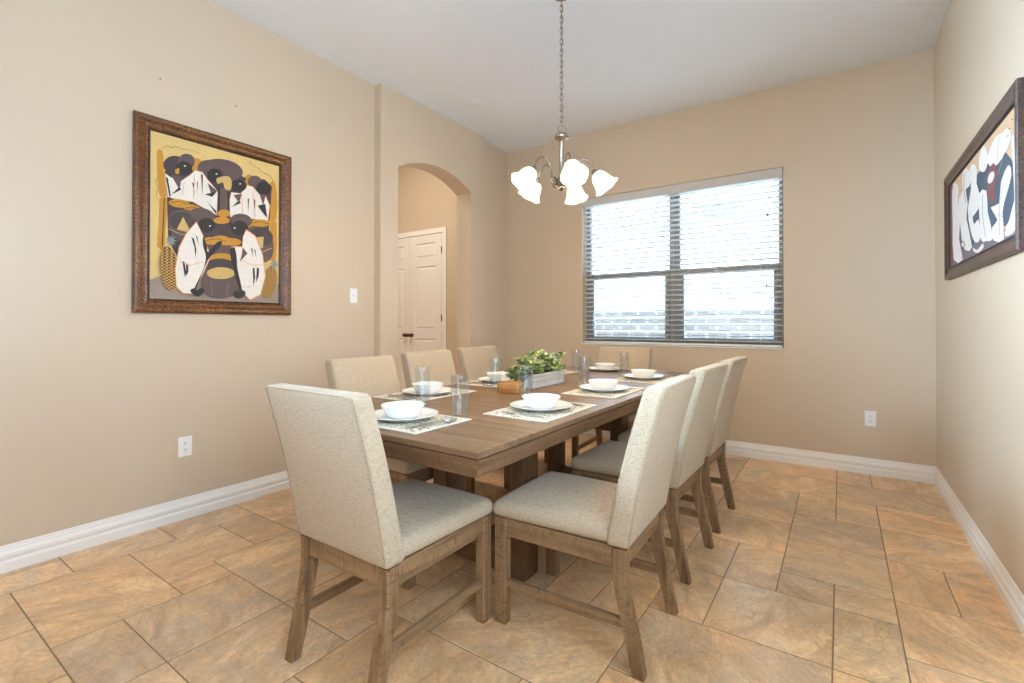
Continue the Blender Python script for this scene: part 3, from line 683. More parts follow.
 ('ochre', [(0.918, 0.571), (0.913, 0.562), (0.899, 0.552), (0.878, 0.543), (0.851, 0.536), (0.822, 0.531), (0.793, 0.528), (0.767, 0.529), (0.747, 0.532), (0.734, 0.538), (0.73, 0.545), (0.734, 0.554), (0.747, 0.564), (0.767, 0.572), (0.793, 0.58), (0.822, 0.585), (0.851, 0.588), (0.878, 0.588), (0.899, 0.585), (0.913, 0.579)]),
 ('ochre', [(0.822, 0.538), (0.819, 0.532), (0.81, 0.525), (0.796, 0.519), (0.779, 0.514), (0.76, 0.51), (0.741, 0.509), (0.724, 0.51), (0.711, 0.512), (0.703, 0.516), (0.7, 0.522), (0.703, 0.528), (0.711, 0.535), (0.724, 0.541), (0.741, 0.546), (0.76, 0.55), (0.779, 0.551), (0.796, 0.551), (0.81, 0.548), (0.819, 0.544)]),
 ('black', [(0.129, 0.587), (0.189, 0.606), (0.249, 0.598), (0.25, 0.601), (0.189, 0.609), (0.129, 0.59)]),
 ('black', [(0.226, 0.568), (0.287, 0.586), (0.346, 0.573), (0.347, 0.576), (0.288, 0.589), (0.225, 0.571)]),
 ('black', [(0.745, 0.546), (0.822, 0.569), (0.901, 0.562), (0.902, 0.566), (0.822, 0.572), (0.744, 0.549)]),
 ('purple', [(0.113, 0.487), (0.123, 0.51), (0.141, 0.529), (0.165, 0.545), (0.199, 0.556), (0.24, 0.563), (0.275, 0.561), (0.299, 0.55), (0.316, 0.529), (0.326, 0.502), (0.331, 0.461), (0.328, 0.413), (0.314, 0.377), (0.282, 0.361), (0.239, 0.357), (0.202, 0.36), (0.175, 0.369), (0.152, 0.384), (0.135, 0.404), (0.122, 0.43), (0.113, 0.46)]),
 ('dpurple', [(0.314, 0.48), (0.305, 0.461), (0.287, 0.445), (0.263, 0.433), (0.234, 0.426), (0.203, 0.425), (0.175, 0.429), (0.15, 0.439), (0.133, 0.453), (0.123, 0.47), (0.122, 0.488), (0.131, 0.506), (0.147, 0.522), (0.171, 0.535), (0.199, 0.542), (0.229, 0.544), (0.258, 0.54), (0.284, 0.531), (0.303, 0.517), (0.313, 0.499)]),
 ('straw', [(0.216, 0.515), (0.173, 0.431), (0.276, 0.421)]),
 ('purple', [(0.715, 0.507), (0.754, 0.53), (0.816, 0.534), (0.87, 0.527), (0.903, 0.509), (0.926, 0.48), (0.941, 0.447), (0.947, 0.409), (0.943, 0.367), (0.932, 0.332), (0.912, 0.308), (0.884, 0.29), (0.855, 0.283), (0.823, 0.282), (0.789, 0.291), (0.761, 0.317), (0.735, 0.375), (0.714, 0.451)]),
 ('dpurple', [(0.939, 0.46), (0.928, 0.44), (0.908, 0.422), (0.881, 0.409), (0.849, 0.401), (0.816, 0.4), (0.785, 0.405), (0.758, 0.415), (0.739, 0.431), (0.729, 0.449), (0.729, 0.469), (0.739, 0.489), (0.757, 0.506), (0.783, 0.52), (0.815, 0.528), (0.848, 0.53), (0.88, 0.526), (0.907, 0.516), (0.928, 0.5), (0.939, 0.481)]),
 ('straw', [(0.782, 0.454), (0.854, 0.467), (0.848, 0.387), (0.795, 0.386)]),
 ('straw', [(0.118, 0.426), (0.202, 0.402), (0.314, 0.415), (0.314, 0.419), (0.202, 0.405), (0.119, 0.43)]),
 ('straw', [(0.73, 0.368), (0.839, 0.354), (0.936, 0.394), (0.934, 0.398), (0.838, 0.358), (0.731, 0.372)]),
 ('dpurple', [(0.673, 0.47), (0.665, 0.454), (0.641, 0.438), (0.604, 0.423), (0.558, 0.411), (0.508, 0.403), (0.459, 0.4), (0.415, 0.402), (0.381, 0.408), (0.36, 0.418), (0.352, 0.431), (0.36, 0.446), (0.381, 0.461), (0.415, 0.476), (0.458, 0.488), (0.507, 0.497), (0.557, 0.501), (0.603, 0.5), (0.64, 0.494), (0.665, 0.484)]),
 ('ochre', [(0.524, 0.388), (0.519, 0.379), (0.505, 0.371), (0.485, 0.365), (0.46, 0.36), (0.434, 0.358), (0.408, 0.359), (0.385, 0.363), (0.367, 0.368), (0.356, 0.376), (0.353, 0.384), (0.358, 0.392), (0.37, 0.4), (0.39, 0.407), (0.413, 0.412), (0.44, 0.414), (0.466, 0.413), (0.49, 0.41), (0.509, 0.404), (0.521, 0.397)]),
 ('ochre', [(0.662, 0.406), (0.657, 0.397), (0.643, 0.387), (0.621, 0.379), (0.594, 0.372), (0.564, 0.367), (0.534, 0.365), (0.508, 0.367), (0.487, 0.371), (0.474, 0.377), (0.469, 0.385), (0.474, 0.394), (0.487, 0.403), (0.508, 0.412), (0.534, 0.419), (0.563, 0.424), (0.593, 0.426), (0.621, 0.425), (0.643, 0.421), (0.657, 0.415)]),
 ('ochre', [(0.558, 0.418), (0.555, 0.411), (0.545, 0.404), (0.53, 0.398), (0.512, 0.393), (0.491, 0.39), (0.471, 0.389), (0.453, 0.389), (0.438, 0.392), (0.429, 0.397), (0.426, 0.403), (0.429, 0.41), (0.438, 0.417), (0.453, 0.423), (0.471, 0.428), (0.491, 0.432), (0.511, 0.433), (0.53, 0.432), (0.545, 0.429), (0.554, 0.425)]),
 ('black', [(0.379, 0.383), (0.458, 0.405), (0.541, 0.396), (0.542, 0.399), (0.458, 0.409), (0.378, 0.386)]),
 ('purple', [(0.358, 0.359), (0.662, 0.382), (0.644, 0.318), (0.514, 0.283), (0.392, 0.304)]),
 ('purple', [(0.445, 0.543), (0.437, 0.529), (0.421, 0.516), (0.398, 0.507), (0.37, 0.501), (0.342, 0.5), (0.314, 0.504), (0.291, 0.511), (0.273, 0.522), (0.263, 0.535), (0.262, 0.549), (0.269, 0.562), (0.285, 0.575), (0.307, 0.584), (0.333, 0.59), (0.362, 0.592), (0.39, 0.589), (0.414, 0.582), (0.433, 0.571), (0.444, 0.558)]),
 ('purple', [(0.75, 0.558), (0.744, 0.542), (0.729, 0.528), (0.707, 0.516), (0.681, 0.508), (0.652, 0.504), (0.625, 0.505), (0.601, 0.511), (0.583, 0.52), (0.572, 0.533), (0.569, 0.547), (0.575, 0.563), (0.589, 0.577), (0.61, 0.589), (0.635, 0.597), (0.664, 0.601), (0.692, 0.601), (0.717, 0.596), (0.736, 0.586), (0.748, 0.573)]),
 ('black', [(0.45, 0.494), (0.447, 0.478), (0.437, 0.463), (0.422, 0.451), (0.404, 0.442), (0.384, 0.437), (0.363, 0.437), (0.345, 0.441), (0.331, 0.45), (0.322, 0.462), (0.319, 0.476), (0.322, 0.491), (0.331, 0.505), (0.345, 0.518), (0.363, 0.527), (0.383, 0.532), (0.403, 0.533), (0.422, 0.529), (0.437, 0.52), (0.446, 0.508)]),
 ('black', [(0.718, 0.51), (0.714, 0.494), (0.704, 0.478), (0.687, 0.465), (0.666, 0.455), (0.644, 0.45), (0.621, 0.45), (0.601, 0.454), (0.585, 0.463), (0.575, 0.476), (0.572, 0.491), (0.575, 0.507), (0.585, 0.522), (0.601, 0.535), (0.621, 0.545), (0.643, 0.551), (0.666, 0.551), (0.687, 0.547), (0.703, 0.538), (0.714, 0.525)]),
 ('white', [(0.418, 0.485), (0.415, 0.481), (0.41, 0.479), (0.404, 0.48), (0.402, 0.483), (0.404, 0.486), (0.41, 0.488), (0.415, 0.488)]),
 ('white', [(0.612, 0.496), (0.609, 0.492), (0.603, 0.49), (0.597, 0.491), (0.594, 0.494), (0.597, 0.498), (0.603, 0.5), (0.609, 0.499)]),
 ('ochre', [(0.595, 0.29), (0.591, 0.278), (0.577, 0.267), (0.556, 0.258), (0.529, 0.25), (0.5, 0.246), (0.471, 0.246), (0.446, 0.249), (0.425, 0.255), (0.413, 0.263), (0.408, 0.273), (0.412, 0.284), (0.425, 0.295), (0.445, 0.304), (0.471, 0.312), (0.5, 0.316), (0.529, 0.317), (0.555, 0.315), (0.577, 0.309), (0.591, 0.3)]),
 ('dpurple', [(0.392, 0.249), (0.417, 0.263), (0.45, 0.274), (0.486, 0.28), (0.529, 0.279), (0.577, 0.273), (0.613, 0.263), (0.639, 0.246), (0.652, 0.225), (0.633, 0.209), (0.554, 0.2), (0.447, 0.195), (0.374, 0.198), (0.358, 0.211), (0.371, 0.231)]),
 ('purple', [(0.359, 0.197), (0.391, 0.201), (0.438, 0.192), (0.487, 0.187), (0.538, 0.199), (0.593, 0.216), (0.633, 0.217), (0.653, 0.188), (0.658, 0.143), (0.651, 0.103), (0.634, 0.072), (0.607, 0.046), (0.571, 0.028), (0.522, 0.018), (0.466, 0.017), (0.42, 0.023), (0.387, 0.038), (0.364, 0.06), (0.349, 0.088), (0.342, 0.125), (0.344, 0.167)]),
 ('straw', [(0.607, 0.191), (0.602, 0.178), (0.586, 0.166), (0.56, 0.155), (0.529, 0.148), (0.495, 0.144), (0.461, 0.144), (0.431, 0.147), (0.408, 0.154), (0.393, 0.164), (0.387, 0.176), (0.392, 0.188), (0.407, 0.2), (0.431, 0.21), (0.461, 0.218), (0.495, 0.223), (0.529, 0.223), (0.56, 0.22), (0.585, 0.213), (0.602, 0.203)]),
 ('mauve', [(0.418, 0.125), (0.426, 0.034), (0.429, 0.034), (0.421, 0.126)]),
 ('mauve', [(0.555, 0.126), (0.541, 0.032), (0.544, 0.032), (0.558, 0.126)]),
 ('pine', [(0.181, 0.199), (0.184, 0.156), (0.18, 0.117), (0.171, 0.084), (0.156, 0.062), (0.138, 0.052), (0.119, 0.056), (0.099, 0.073), (0.082, 0.1), (0.069, 0.136), (0.06, 0.177), (0.057, 0.218), (0.061, 0.257), (0.07, 0.289), (0.084, 0.312), (0.101, 0.322), (0.121, 0.32), (0.14, 0.304), (0.158, 0.277), (0.172, 0.241)]),
 ('greyb', [(0.176, 0.361), (0.151, 0.352), (0.166, 0.332), (0.143, 0.342), (0.142, 0.314), (0.132, 0.339), (0.115, 0.317), (0.123, 0.344), (0.098, 0.338), (0.119, 0.355), (0.098, 0.368), (0.122, 0.367), (0.115, 0.392), (0.132, 0.374), (0.142, 0.401), (0.143, 0.373), (0.166, 0.389), (0.151, 0.365)]),
 ('pine', [(0.974, 0.138), (0.961, 0.103), (0.943, 0.071), (0.921, 0.048), (0.897, 0.034), (0.874, 0.031), (0.855, 0.039), (0.84, 0.058), (0.831, 0.084), (0.829, 0.117), (0.834, 0.153), (0.847, 0.187), (0.864, 0.218), (0.886, 0.243), (0.909, 0.257), (0.932, 0.261), (0.953, 0.254), (0.968, 0.236), (0.978, 0.208), (0.98, 0.175)]),
 ('greyb', [(0.995, 0.279), (0.967, 0.27), (0.984, 0.25), (0.958, 0.26), (0.956, 0.234), (0.945, 0.257), (0.926, 0.236), (0.933, 0.262), (0.905, 0.257), (0.929, 0.274), (0.905, 0.286), (0.933, 0.286), (0.925, 0.31), (0.945, 0.293), (0.956, 0.318), (0.958, 0.292), (0.984, 0.306), (0.967, 0.283)]),
 ('orange', [(0.309, 0.499), (0.236, 0.419), (0.184, 0.323), (0.158, 0.183), (0.169, 0.073), (0.214, 0.035), (0.29, 0.034), (0.363, 0.173), (0.465, 0.379), (0.407, 0.317), (0.378, 0.367), (0.361, 0.415)]),
 ('white', [(0.308, 0.493), (0.239, 0.412), (0.19, 0.319), (0.164, 0.187), (0.172, 0.079), (0.216, 0.042), (0.29, 0.04), (0.359, 0.178), (0.458, 0.375), (0.4, 0.314), (0.373, 0.361), (0.358, 0.409)]),
 ('orange', [(0.699, 0.5), (0.671, 0.448), (0.664, 0.38), (0.577, 0.369), (0.584, 0.24), (0.631, 0.095), (0.732, 0.009), (0.827, 0.05), (0.872, 0.184), (0.847, 0.34), (0.778, 0.466)]),
 ('white', [(0.7, 0.493), (0.673, 0.441), (0.668, 0.373), (0.584, 0.364), (0.593, 0.242), (0.634, 0.102), (0.732, 0.017), (0.824, 0.057), (0.865, 0.188), (0.839, 0.336), (0.776, 0.458)]),
 ('black', [(0.358, 0.409), (0.365, 0.402), (0.375, 0.382), (0.384, 0.362), (0.387, 0.342), (0.388, 0.321), (0.395, 0.313), (0.413, 0.328), (0.437, 0.356), (0.458, 0.379), (0.475, 0.39), (0.488, 0.395), (0.497, 0.395), (0.502, 0.39), (0.502, 0.38), (0.491, 0.362), (0.465, 0.336), (0.429, 0.303), (0.395, 0.261), (0.363, 0.197), (0.333, 0.124), (0.31, 0.072), (0.297, 0.054), (0.292, 0.056), (0.295, 0.072), (0.312, 0.105), (0.338, 0.153), (0.359, 0.197), (0.37, 0.228), (0.377, 0.255), (0.379, 0.28), (0.374, 0.303), (0.365, 0.325), (0.358, 0.346), (0.355, 0.371), (0.355, 0.396)]),
 ('black', [(0.567, 0.344), (0.576, 0.358), (0.591, 0.365), (0.604, 0.362), (0.611, 0.345), (0.617, 0.319), (0.621, 0.292), (0.623, 0.271), (0.623, 0.25), (0.627, 0.221), (0.641, 0.171), (0.659, 0.113), (0.669, 0.07), (0.667, 0.052), (0.658, 0.05), (0.646, 0.064), (0.631, 0.1), (0.613, 0.151), (0.599, 0.195), (0.59, 0.222), (0.584, 0.243), (0.578, 0.265), (0.572, 0.293), (0.567, 0.322)]),
 ('black', [(0.273, 0.395), (0.291, 0.388), (0.309, 0.32), (0.302, 0.264), (0.296, 0.33)]),
 ('black', [(0.301, 0.416), (0.316, 0.4), (0.327, 0.345)]),
 ('black', [(0.21, 0.238), (0.225, 0.235), (0.237, 0.17), (0.228, 0.137)]),
 ('black', [(0.237, 0.227), (0.252, 0.22), (0.252, 0.171), (0.235, 0.148)]),
 ('black', [(0.739, 0.371), (0.752, 0.372), (0.758, 0.309)]),
 ('black', [(0.764, 0.373), (0.779, 0.36), (0.786, 0.307)]),
 ('black', [(0.755, 0.24), (0.771, 0.236), (0.777, 0.17), (0.762, 0.108)]),
 ('black', [(0.792, 0.248), (0.811, 0.234), (0.808, 0.185), (0.783, 0.134)]),
 ('orange', [(0.19, 0.231), (0.264, 0.214), (0.359, 0.245), (0.358, 0.248), (0.264, 0.218), (0.191, 0.234)]),
 ('orange', [(0.67, 0.283), (0.746, 0.252), (0.845, 0.265), (0.845, 0.269), (0.747, 0.256), (0.672, 0.286)]),
 ('purple', [(0.668, 0.373), (0.709, 0.334), (0.645, 0.27), (0.662, 0.324)]),
 ('black', [(0.265, 0.057), (0.27, 0.065), (0.281, 0.071), (0.293, 0.074), (0.3, 0.071), (0.308, 0.066), (0.316, 0.064), (0.325, 0.068), (0.334, 0.075), (0.344, 0.078), (0.354, 0.075), (0.363, 0.068), (0.367, 0.059), (0.363, 0.049), (0.353, 0.037), (0.341, 0.029), (0.329, 0.024), (0.316, 0.023), (0.303, 0.025), (0.288, 0.034), (0.273, 0.046)]),
 ('black', [(0.594, 0.057), (0.599, 0.065), (0.611, 0.072), (0.622, 0.075), (0.63, 0.073), (0.638, 0.067), (0.646, 0.064), (0.655, 0.069), (0.665, 0.076), (0.675, 0.08), (0.684, 0.075), (0.693, 0.066), (0.696, 0.057), (0.689, 0.046), (0.677, 0.035), (0.663, 0.026), (0.65, 0.023), (0.635, 0.022), (0.622, 0.025), (0.61, 0.034), (0.598, 0.046)]),
 ('black', [(0.664, 0.098), (0.68, 0.113), (0.674, 0.091), (0.698, 0.109), (0.692, 0.089), (0.717, 0.105), (0.741, 0.106), (0.741, 0.108), (0.716, 0.107), (0.693, 0.091), (0.699, 0.111), (0.675, 0.093), (0.682, 0.115), (0.662, 0.099)]),
 ('black', [(0.072, 0.906), (0.104, 0.931), (0.127, 0.923), (0.163, 0.938), (0.199, 0.932), (0.248, 0.939), (0.293, 0.941), (0.323, 0.932), (0.325, 0.934), (0.294, 0.943), (0.248, 0.941), (0.199, 0.934), (0.163, 0.941), (0.128, 0.926), (0.104, 0.933), (0.071, 0.908)]),
 ('black', [(0.718, 0.967), (0.757, 0.949), (0.798, 0.94), (0.835, 0.918), (0.867, 0.914), (0.905, 0.907), (0.938, 0.873), (0.941, 0.875), (0.908, 0.909), (0.869, 0.917), (0.837, 0.92), (0.799, 0.942), (0.759, 0.951), (0.72, 0.969)]),
 ('black', [(0.04, 0.726), (0.026, 0.698), (0.04, 0.663), (0.031, 0.619), (0.045, 0.579), (0.047, 0.58), (0.033, 0.619), (0.042, 0.663), (0.029, 0.698), (0.042, 0.726)])]
ART_FIGURES = [('pgrey', [(-0.018, 0.267), (1.003, 0.062), (1.01, -0.076), (-0.022, -0.017)]),
 ('plum', [(-0.031, 1.07), (0.063, 1.022), (0.055, 0.024), (-0.034, 0.011)]),
 ('slate', [(0.059, 0.701), (0.25, 0.738), (0.431, 0.785), (0.621, 0.798), (0.877, 0.729), (0.943, 0.613), (0.989, 0.46), (0.99, 0.166), (0.883, 0.12), (0.773, 0.117), (0.613, 0.153), (0.422, 0.104), (0.085, 0.168)]),
 ('pale', [(0.05, 0.916), (0.083, 0.976), (0.124, 0.972), (0.163, 0.926), (0.191, 0.862), (0.184, 0.817), (0.174, 0.755), (0.199, 0.647), (0.222, 0.524), (0.206, 0.403), (0.193, 0.276), (0.236, 0.128), (0.259, 0.022), (0.175, 0.008), (0.072, 0.08), (0.052, 0.278), (0.056, 0.517), (0.047, 0.74)]),
 ('pale', [(0.262, 0.952), (0.287, 0.993), (0.324, 0.997), (0.373, 0.947), (0.411, 0.878), (0.413, 0.809), (0.396, 0.755), (0.358, 0.761), (0.326, 0.761), (0.342, 0.682), (0.364, 0.587), (0.348, 0.523), (0.339, 0.436), (0.392, 0.254), (0.43, 0.101), (0.382, 0.077), (0.312, 0.111), (0.273, 0.161), (0.243, 0.256), (0.216, 0.441), (0.198, 0.624), (0.191, 0.703), (0.2, 0.74), (0.236, 0.758), (0.27, 0.783), (0.266, 0.867)]),
 ('pale', [(0.399, 0.927), (0.432, 0.95), (0.473, 0.931), (0.502, 0.886), (0.519, 0.825), (0.515, 0.767), (0.51, 0.705), (0.533, 0.641), (0.554, 0.576), (0.551, 0.501), (0.533, 0.438), (0.488, 0.42), (0.446, 0.408), (0.45, 0.359), (0.474, 0.317), (0.505, 0.333), (0.536, 0.337), (0.562, 0.243), (0.57, 0.147), (0.534, 0.115), (0.483, 0.127), (0.44, 0.195), (0.403, 0.297), (0.374, 0.414), (0.363, 0.533), (0.392, 0.625), (0.421, 0.712), (0.409, 0.829)]),
 ('pale', [(0.551, 0.927), (0.57, 0.961), (0.597, 0.988), (0.623, 0.989), (0.647, 0.947), (0.668, 0.881), (0.678, 0.825), (0.673, 0.787), (0.657, 0.758), (0.637, 0.743), (0.613, 0.748), (0.586, 0.768), (0.564, 0.797), (0.551, 0.837), (0.546, 0.885)]),
 ('pale', [(0.546, 0.581), (0.599, 0.591), (0.652, 0.548), (0.663, 0.459), (0.669, 0.34), (0.71, 0.19), (0.736, 0.073), (0.7, 0.059), (0.646, 0.082), (0.608, 0.084), (0.577, 0.115), (0.56, 0.222), (0.551, 0.354), (0.54, 0.484)]),
 ('pale', [(0.672, 0.848), (0.715, 0.906), (0.77, 0.941), (0.814, 0.927), (0.852, 0.903), (0.882, 0.902), (0.907, 0.894), (0.93, 0.849), (0.941, 0.797), (0.926, 0.758), (0.895, 0.725), (0.847, 0.698), (0.794, 0.685), (0.746, 0.696), (0.706, 0.729), (0.677, 0.785)]),
 ('pale', [(0.708, 0.36), (0.754, 0.348), (0.81, 0.34), (0.822, 0.417), (0.834, 0.508), (0.874, 0.567), (0.914, 0.592), (0.937, 0.554), (0.945, 0.492), (0.923, 0.43), (0.891, 0.365), (0.865, 0.311), (0.847, 0.243), (0.858, 0.118), (0.861, 0.014), (0.805, 0.009), (0.742, 0.048), (0.721, 0.11), (0.725, 0.173), (0.763, 0.189), (0.791, 0.208), (0.748, 0.285)]),
 ('pale', [(0.945, 0.757), (0.956, 0.808), (0.971, 0.753), (0.98, 0.599), (0.986, 0.403), (0.996, 0.215), (0.994, 0.066), (0.955, 0.021), (0.908, 0.022), (0.875, 0.026), (0.867, 0.065), (0.918, 0.146), (0.969, 0.276), (0.961, 0.526)]),
 ('plum', [(0.677, 0.704), (0.711, 0.733), (0.75, 0.732), (0.78, 0.681), (0.799, 0.619), (0.792, 0.581), (0.777, 0.546), (0.77, 0.509), (0.765, 0.471), (0.77, 0.424), (0.767, 0.394), (0.727, 0.402), (0.684, 0.439), (0.668, 0.502), (0.666, 0.576), (0.665, 0.647)]),
 ('pale', [(0.749, 0.593), (0.739, 0.584), (0.728, 0.579), (0.714, 0.578), (0.702, 0.581), (0.69, 0.589), (0.681, 0.601), (0.676, 0.614), (0.675, 0.629), (0.678, 0.644), (0.685, 0.656), (0.695, 0.665), (0.708, 0.67), (0.721, 0.67), (0.734, 0.666), (0.745, 0.658), (0.753, 0.647), (0.758, 0.633), (0.759, 0.619), (0.756, 0.605)]),
 ('pale', [(0.455, 0.086), (0.483, 0.064), (0.521, 0.042), (0.563, 0.06), (0.598, 0.077), (0.614, 0.059), (0.612, 0.033), (0.577, 0.016), (0.532, 0.008), (0.493, 0.023), (0.462, 0.047), (0.45, 0.072)]),
 ('pgrey', [(0.306, 0.954), (0.295, 0.794), (0.329, 0.606), (0.336, 0.603), (0.302, 0.79), (0.313, 0.949)]),
 ('pgrey', [(0.601, 0.546), (0.599, 0.329), (0.638, 0.118), (0.643, 0.117), (0.604, 0.327), (0.606, 0.543)]),
 ('pgrey', [(0.859, 0.47), (0.813, 0.327), (0.816, 0.066), (0.82, 0.064), (0.817, 0.324), (0.862, 0.467)]),
 ('pgrey', [(0.746, 0.252), (0.797, 0.258), (0.851, 0.197), (0.853, 0.199), (0.797, 0.261), (0.743, 0.256)]),
 ('pgrey', [(0.313, 0.172), (0.308, 0.154), (0.294, 0.145), (0.275, 0.147), (0.256, 0.159), (0.242, 0.179), (0.237, 0.201), (0.243, 0.219), (0.257, 0.228), (0.276, 0.225), (0.295, 0.213), (0.308, 0.193)]),
 ('pale', [(0.299, 0.177), (0.296, 0.166), (0.287, 0.16), (0.275, 0.161), (0.264, 0.169), (0.255, 0.181), (0.252, 0.195), (0.255, 0.207), (0.264, 0.213), (0.276, 0.211), (0.288, 0.203), (0.296, 0.191)]),
 ('tan', [(0.915, 0.862), (0.861, 0.7), (0.805, 0.593), (0.809, 0.59), (0.865, 0.697), (0.918, 0.858)]),
 ('pgrey', [(0.822, 0.904), (0.792, 0.712), (0.796, 0.709), (0.826, 0.9)]),
 ('black', [(0.944, 0.859), (0.942, 0.856), (0.936, 0.859), (0.931, 0.866), (0.929, 0.872), (0.931, 0.875), (0.937, 0.871), (0.942, 0.865)]),
 ('black', [(0.924, 0.817), (0.921, 0.814), (0.916, 0.817), (0.911, 0.824), (0.909, 0.83), (0.911, 0.832), (0.916, 0.829), (0.921, 0.823)]),
 ('black', [(0.968, 0.907), (0.966, 0.905), (0.961, 0.908), (0.956, 0.915), (0.954, 0.921), (0.956, 0.923), (0.961, 0.92), (0.966, 0.913)])]
picture('framed_painting', 'square framed painting of white-robed market figures with baskets and pineapples', 0.9, 1.097, 0.08, M['frame_gold'], None, ART_MARKET, [('gold', None)], (XL, 0.966, 1.2), PI/2)
picture('framed_painting', 'wide dark-framed painting of pale standing figures on the right wall', 1.485, 0.635, 0.07, M['frame_dark'], None, ART_FIGURES, [('tan', None)], (XR, 3.985, 1.410), -PI/2, 0.026)

# ------------------------------------------------------------------ chandelier
def chandelier(x, y):
    t = thing('chandelier', 'five light nickel chandelier with lit frosted bell shades over the table', 'chandelier', (x, y, 0))
    bm = nb(); lathe(bm, [(0, H-0.0005), (0.062, H-0.0005), (0.064, H-0.008), (0.05, H-0.022), (0.02, H-0.032), (0.008, H-0.045), (0, H-0.045)], 28); link('ceiling_canopy', bm, M['nickel'], t, 40)
    zc = 2.300; pitch = 0.033; link0 = None; k = 0; z = zc+0.055
    while z < H-0.05:
        if link0 is None:
            bm = nb(); P = []
            for q in range(20):
                a = 2*PI*q/20; P.append((0.0085*math.cos(a), 0, 0.0125*math.sin(a)+(0.0095 if math.sin(a) > 0 else -0.0095)))
            tube(bm, P, 0.0022, 6, closed=True); o = link0 = link('chain_link', bm, M['nickel'], t, 60)
        else: o = link0.copy(); COL.objects.link(o); o.parent = t
        o.location = (0, 0, z); o.rotation_euler = (0, 0, math.radians(20)+(PI/2 if k % 2 else 0)); z += pitch; k += 1
    bm = nb(); tube(bm, [(0.004*math.sin(q*1.9), 0.004*math.cos(q*1.9), 2.285+(H-0.04-2.285)*q/40) for q in range(41)], 0.0018, 6); link('power_cord', bm, M['bronze'], t, 60)
    bm = nb(); tube(bm, [(0.021*math.cos(2*PI*q/28), 0, zc+0.021*math.sin(2*PI*q/28)) for q in range(28)], 0.0036, 8, closed=True); o = link('hanging_ring', bm, M['nickel'], t, 60); o.rotation_euler = (0, 0, math.radians(30))
    bm = nb()
    lathe(bm, [(0, 2.279), (0.008, 2.277), (0.012, 2.272), (0.035, 2.262), (0.042, 2.250), (0.040, 2.242), (0.028, 2.232), (0.016, 2.224), (0.0125, 2.218), (0.0125, 2.021), (0.02, 2.011), (0.034, 1.998), (0.042, 1.984), (0.042, 1.971), (0.03, 1.954), (0.022, 1.948), (0.02, 1.940), (0.008, 1.928), (0, 1.924)], 28)
    link('column', bm, M['nickel'], t, 35)
    # arm, socket cup, shade and bulb of one light, then turned copies
    base = math.atan2(-y, -x)
    proto = None
    for q, deg in enumerate((15, 87, 159, -129, -57)):
        a = base+math.radians(deg)
        if proto is None:
            bm = nb(); ctrl = [(0.034, 1.942), (0.062, 1.948), (0.072, 1.975), (0.074, 2.02), (0.084, 2.066), (0.112, 2.092), (0.146, 2.084), (0.168, 2.054), (0.178, 2.018)]
            pts = []
            for i in range(len(ctrl)-1):
                p = [Vector((*ctrl[max(0, min(len(ctrl)-1, i+k))], 0)) for k in (-1, 0, 1, 2)]
                for s in range(5):
                    u = s/5; v = 0.5*((2*p[1])+(p[2]-p[0])*u+(2*p[0]-5*p[1]+4*p[2]-p[3])*u*u+(3*p[1]-p[0]-3*p[2]+p[3])*u**3); pts.append((v.x, 0, v.y))
            pts.append((0.178, 0, 2.018)); pts = [(p_[0]*1.05-0.0015, 0, p_[2]+0.018) for p_ in pts]; tube(bm, pts, 0.0052, 10); arm = link('arm', bm, M['nickel'], t, 60)
            bm = nb(); sp = [(0.056+0.012*math.cos(w_*0.5)*(1-w_/22), 0, 1.958-0.012*math.sin(w_*0.5)*(1-w_/22)) for w_ in range(20)]
            tube(bm, [(p[0]-0.006, 0, p[2]+0.042) for p in sp], 0.003, 8); scr = link('scroll', bm, M['nickel'], arm, 60)
            T = Matrix.Translation((0.1855, 0, 2.040)) @ Matrix.Rotation(math.radians(-38), 4, 'Y') @ Matrix.Scale(0.92, 4)
            bm = nb(); lathe(bm, [(0, 0.004), (0.012, 0.003), (0.018, -0.004), (0.019, -0.02), (0.024, -0.026), (0.026, -0.034), (0.0, -0.034)], 20, T); cup = link('socket_cup', bm, M['nickel'], arm, 40)
            bm = nb(); outer = [(0.024, -0.024), (0.034, -0.03), (0.047, -0.046), (0.054, -0.066), (0.058, -0.088), (0.063, -0.108), (0.072, -0.126), (0.083, -0.138)]
            prof = outer+[(0.081, -0.1405), (0.069, -0.128), (0.0595, -0.110), (0.0545, -0.09), (0.0505, -0.068), (0.0435, -0.049), (0.031, -0.0345), (0.022, -0.030)]
            lathe(bm, prof, 32, None, True)
            for v in bm.verts:       # softly scalloped tulip rim
                rr = math.hypot(v.co.x, v.co.y); an = math.atan2(v.co.y, v.co.x); f = max(0, (-v.co.z-0.09)/0.05)
                s = 1+0.025*f*math.cos(6*an); v.co.x *= s; v.co.y *= s; v.co.z -= 0.002*f*math.cos(6*an)
                v.co = T @ v.co
            shd = link('lamp_shade', bm, M['shade'], arm, 60)
            bm = nb(); lathe(bm, [(0, -0.034), (0.012, -0.036), (0.013, -0.05), (0.024, -0.07), (0.027, -0.085), (0.022, -0.1), (0.01, -0.109), (0, -0.11)], 18, T); blb = link('light_bulb', bm, M['bulb'], arm, 60)
            proto = arm; arm.rotation_euler = (0, 0, a)
        else:
            arm = dup(proto, t); arm.rotation_euler = (0, 0, a)
        l = bpy.data.lights.new('chandelier_lamp', 'POINT'); l.energy = 8.0; l.color = (1.0, 0.72, 0.42); l.shadow_soft_size = 0.045
        lo = bpy.data.objects.new('chandelier_lamp', l); COL.objects.link(lo); lo.parent = t
        r_ = 0.178+0.155*math.sin(math.radians(36)); zz = 2.030-0.145*math.cos(math.radians(36))
        lo.location = (r_*math.cos(a), r_*math.sin(a), zz-0.005)
chandelier(-1.36, 2.5)

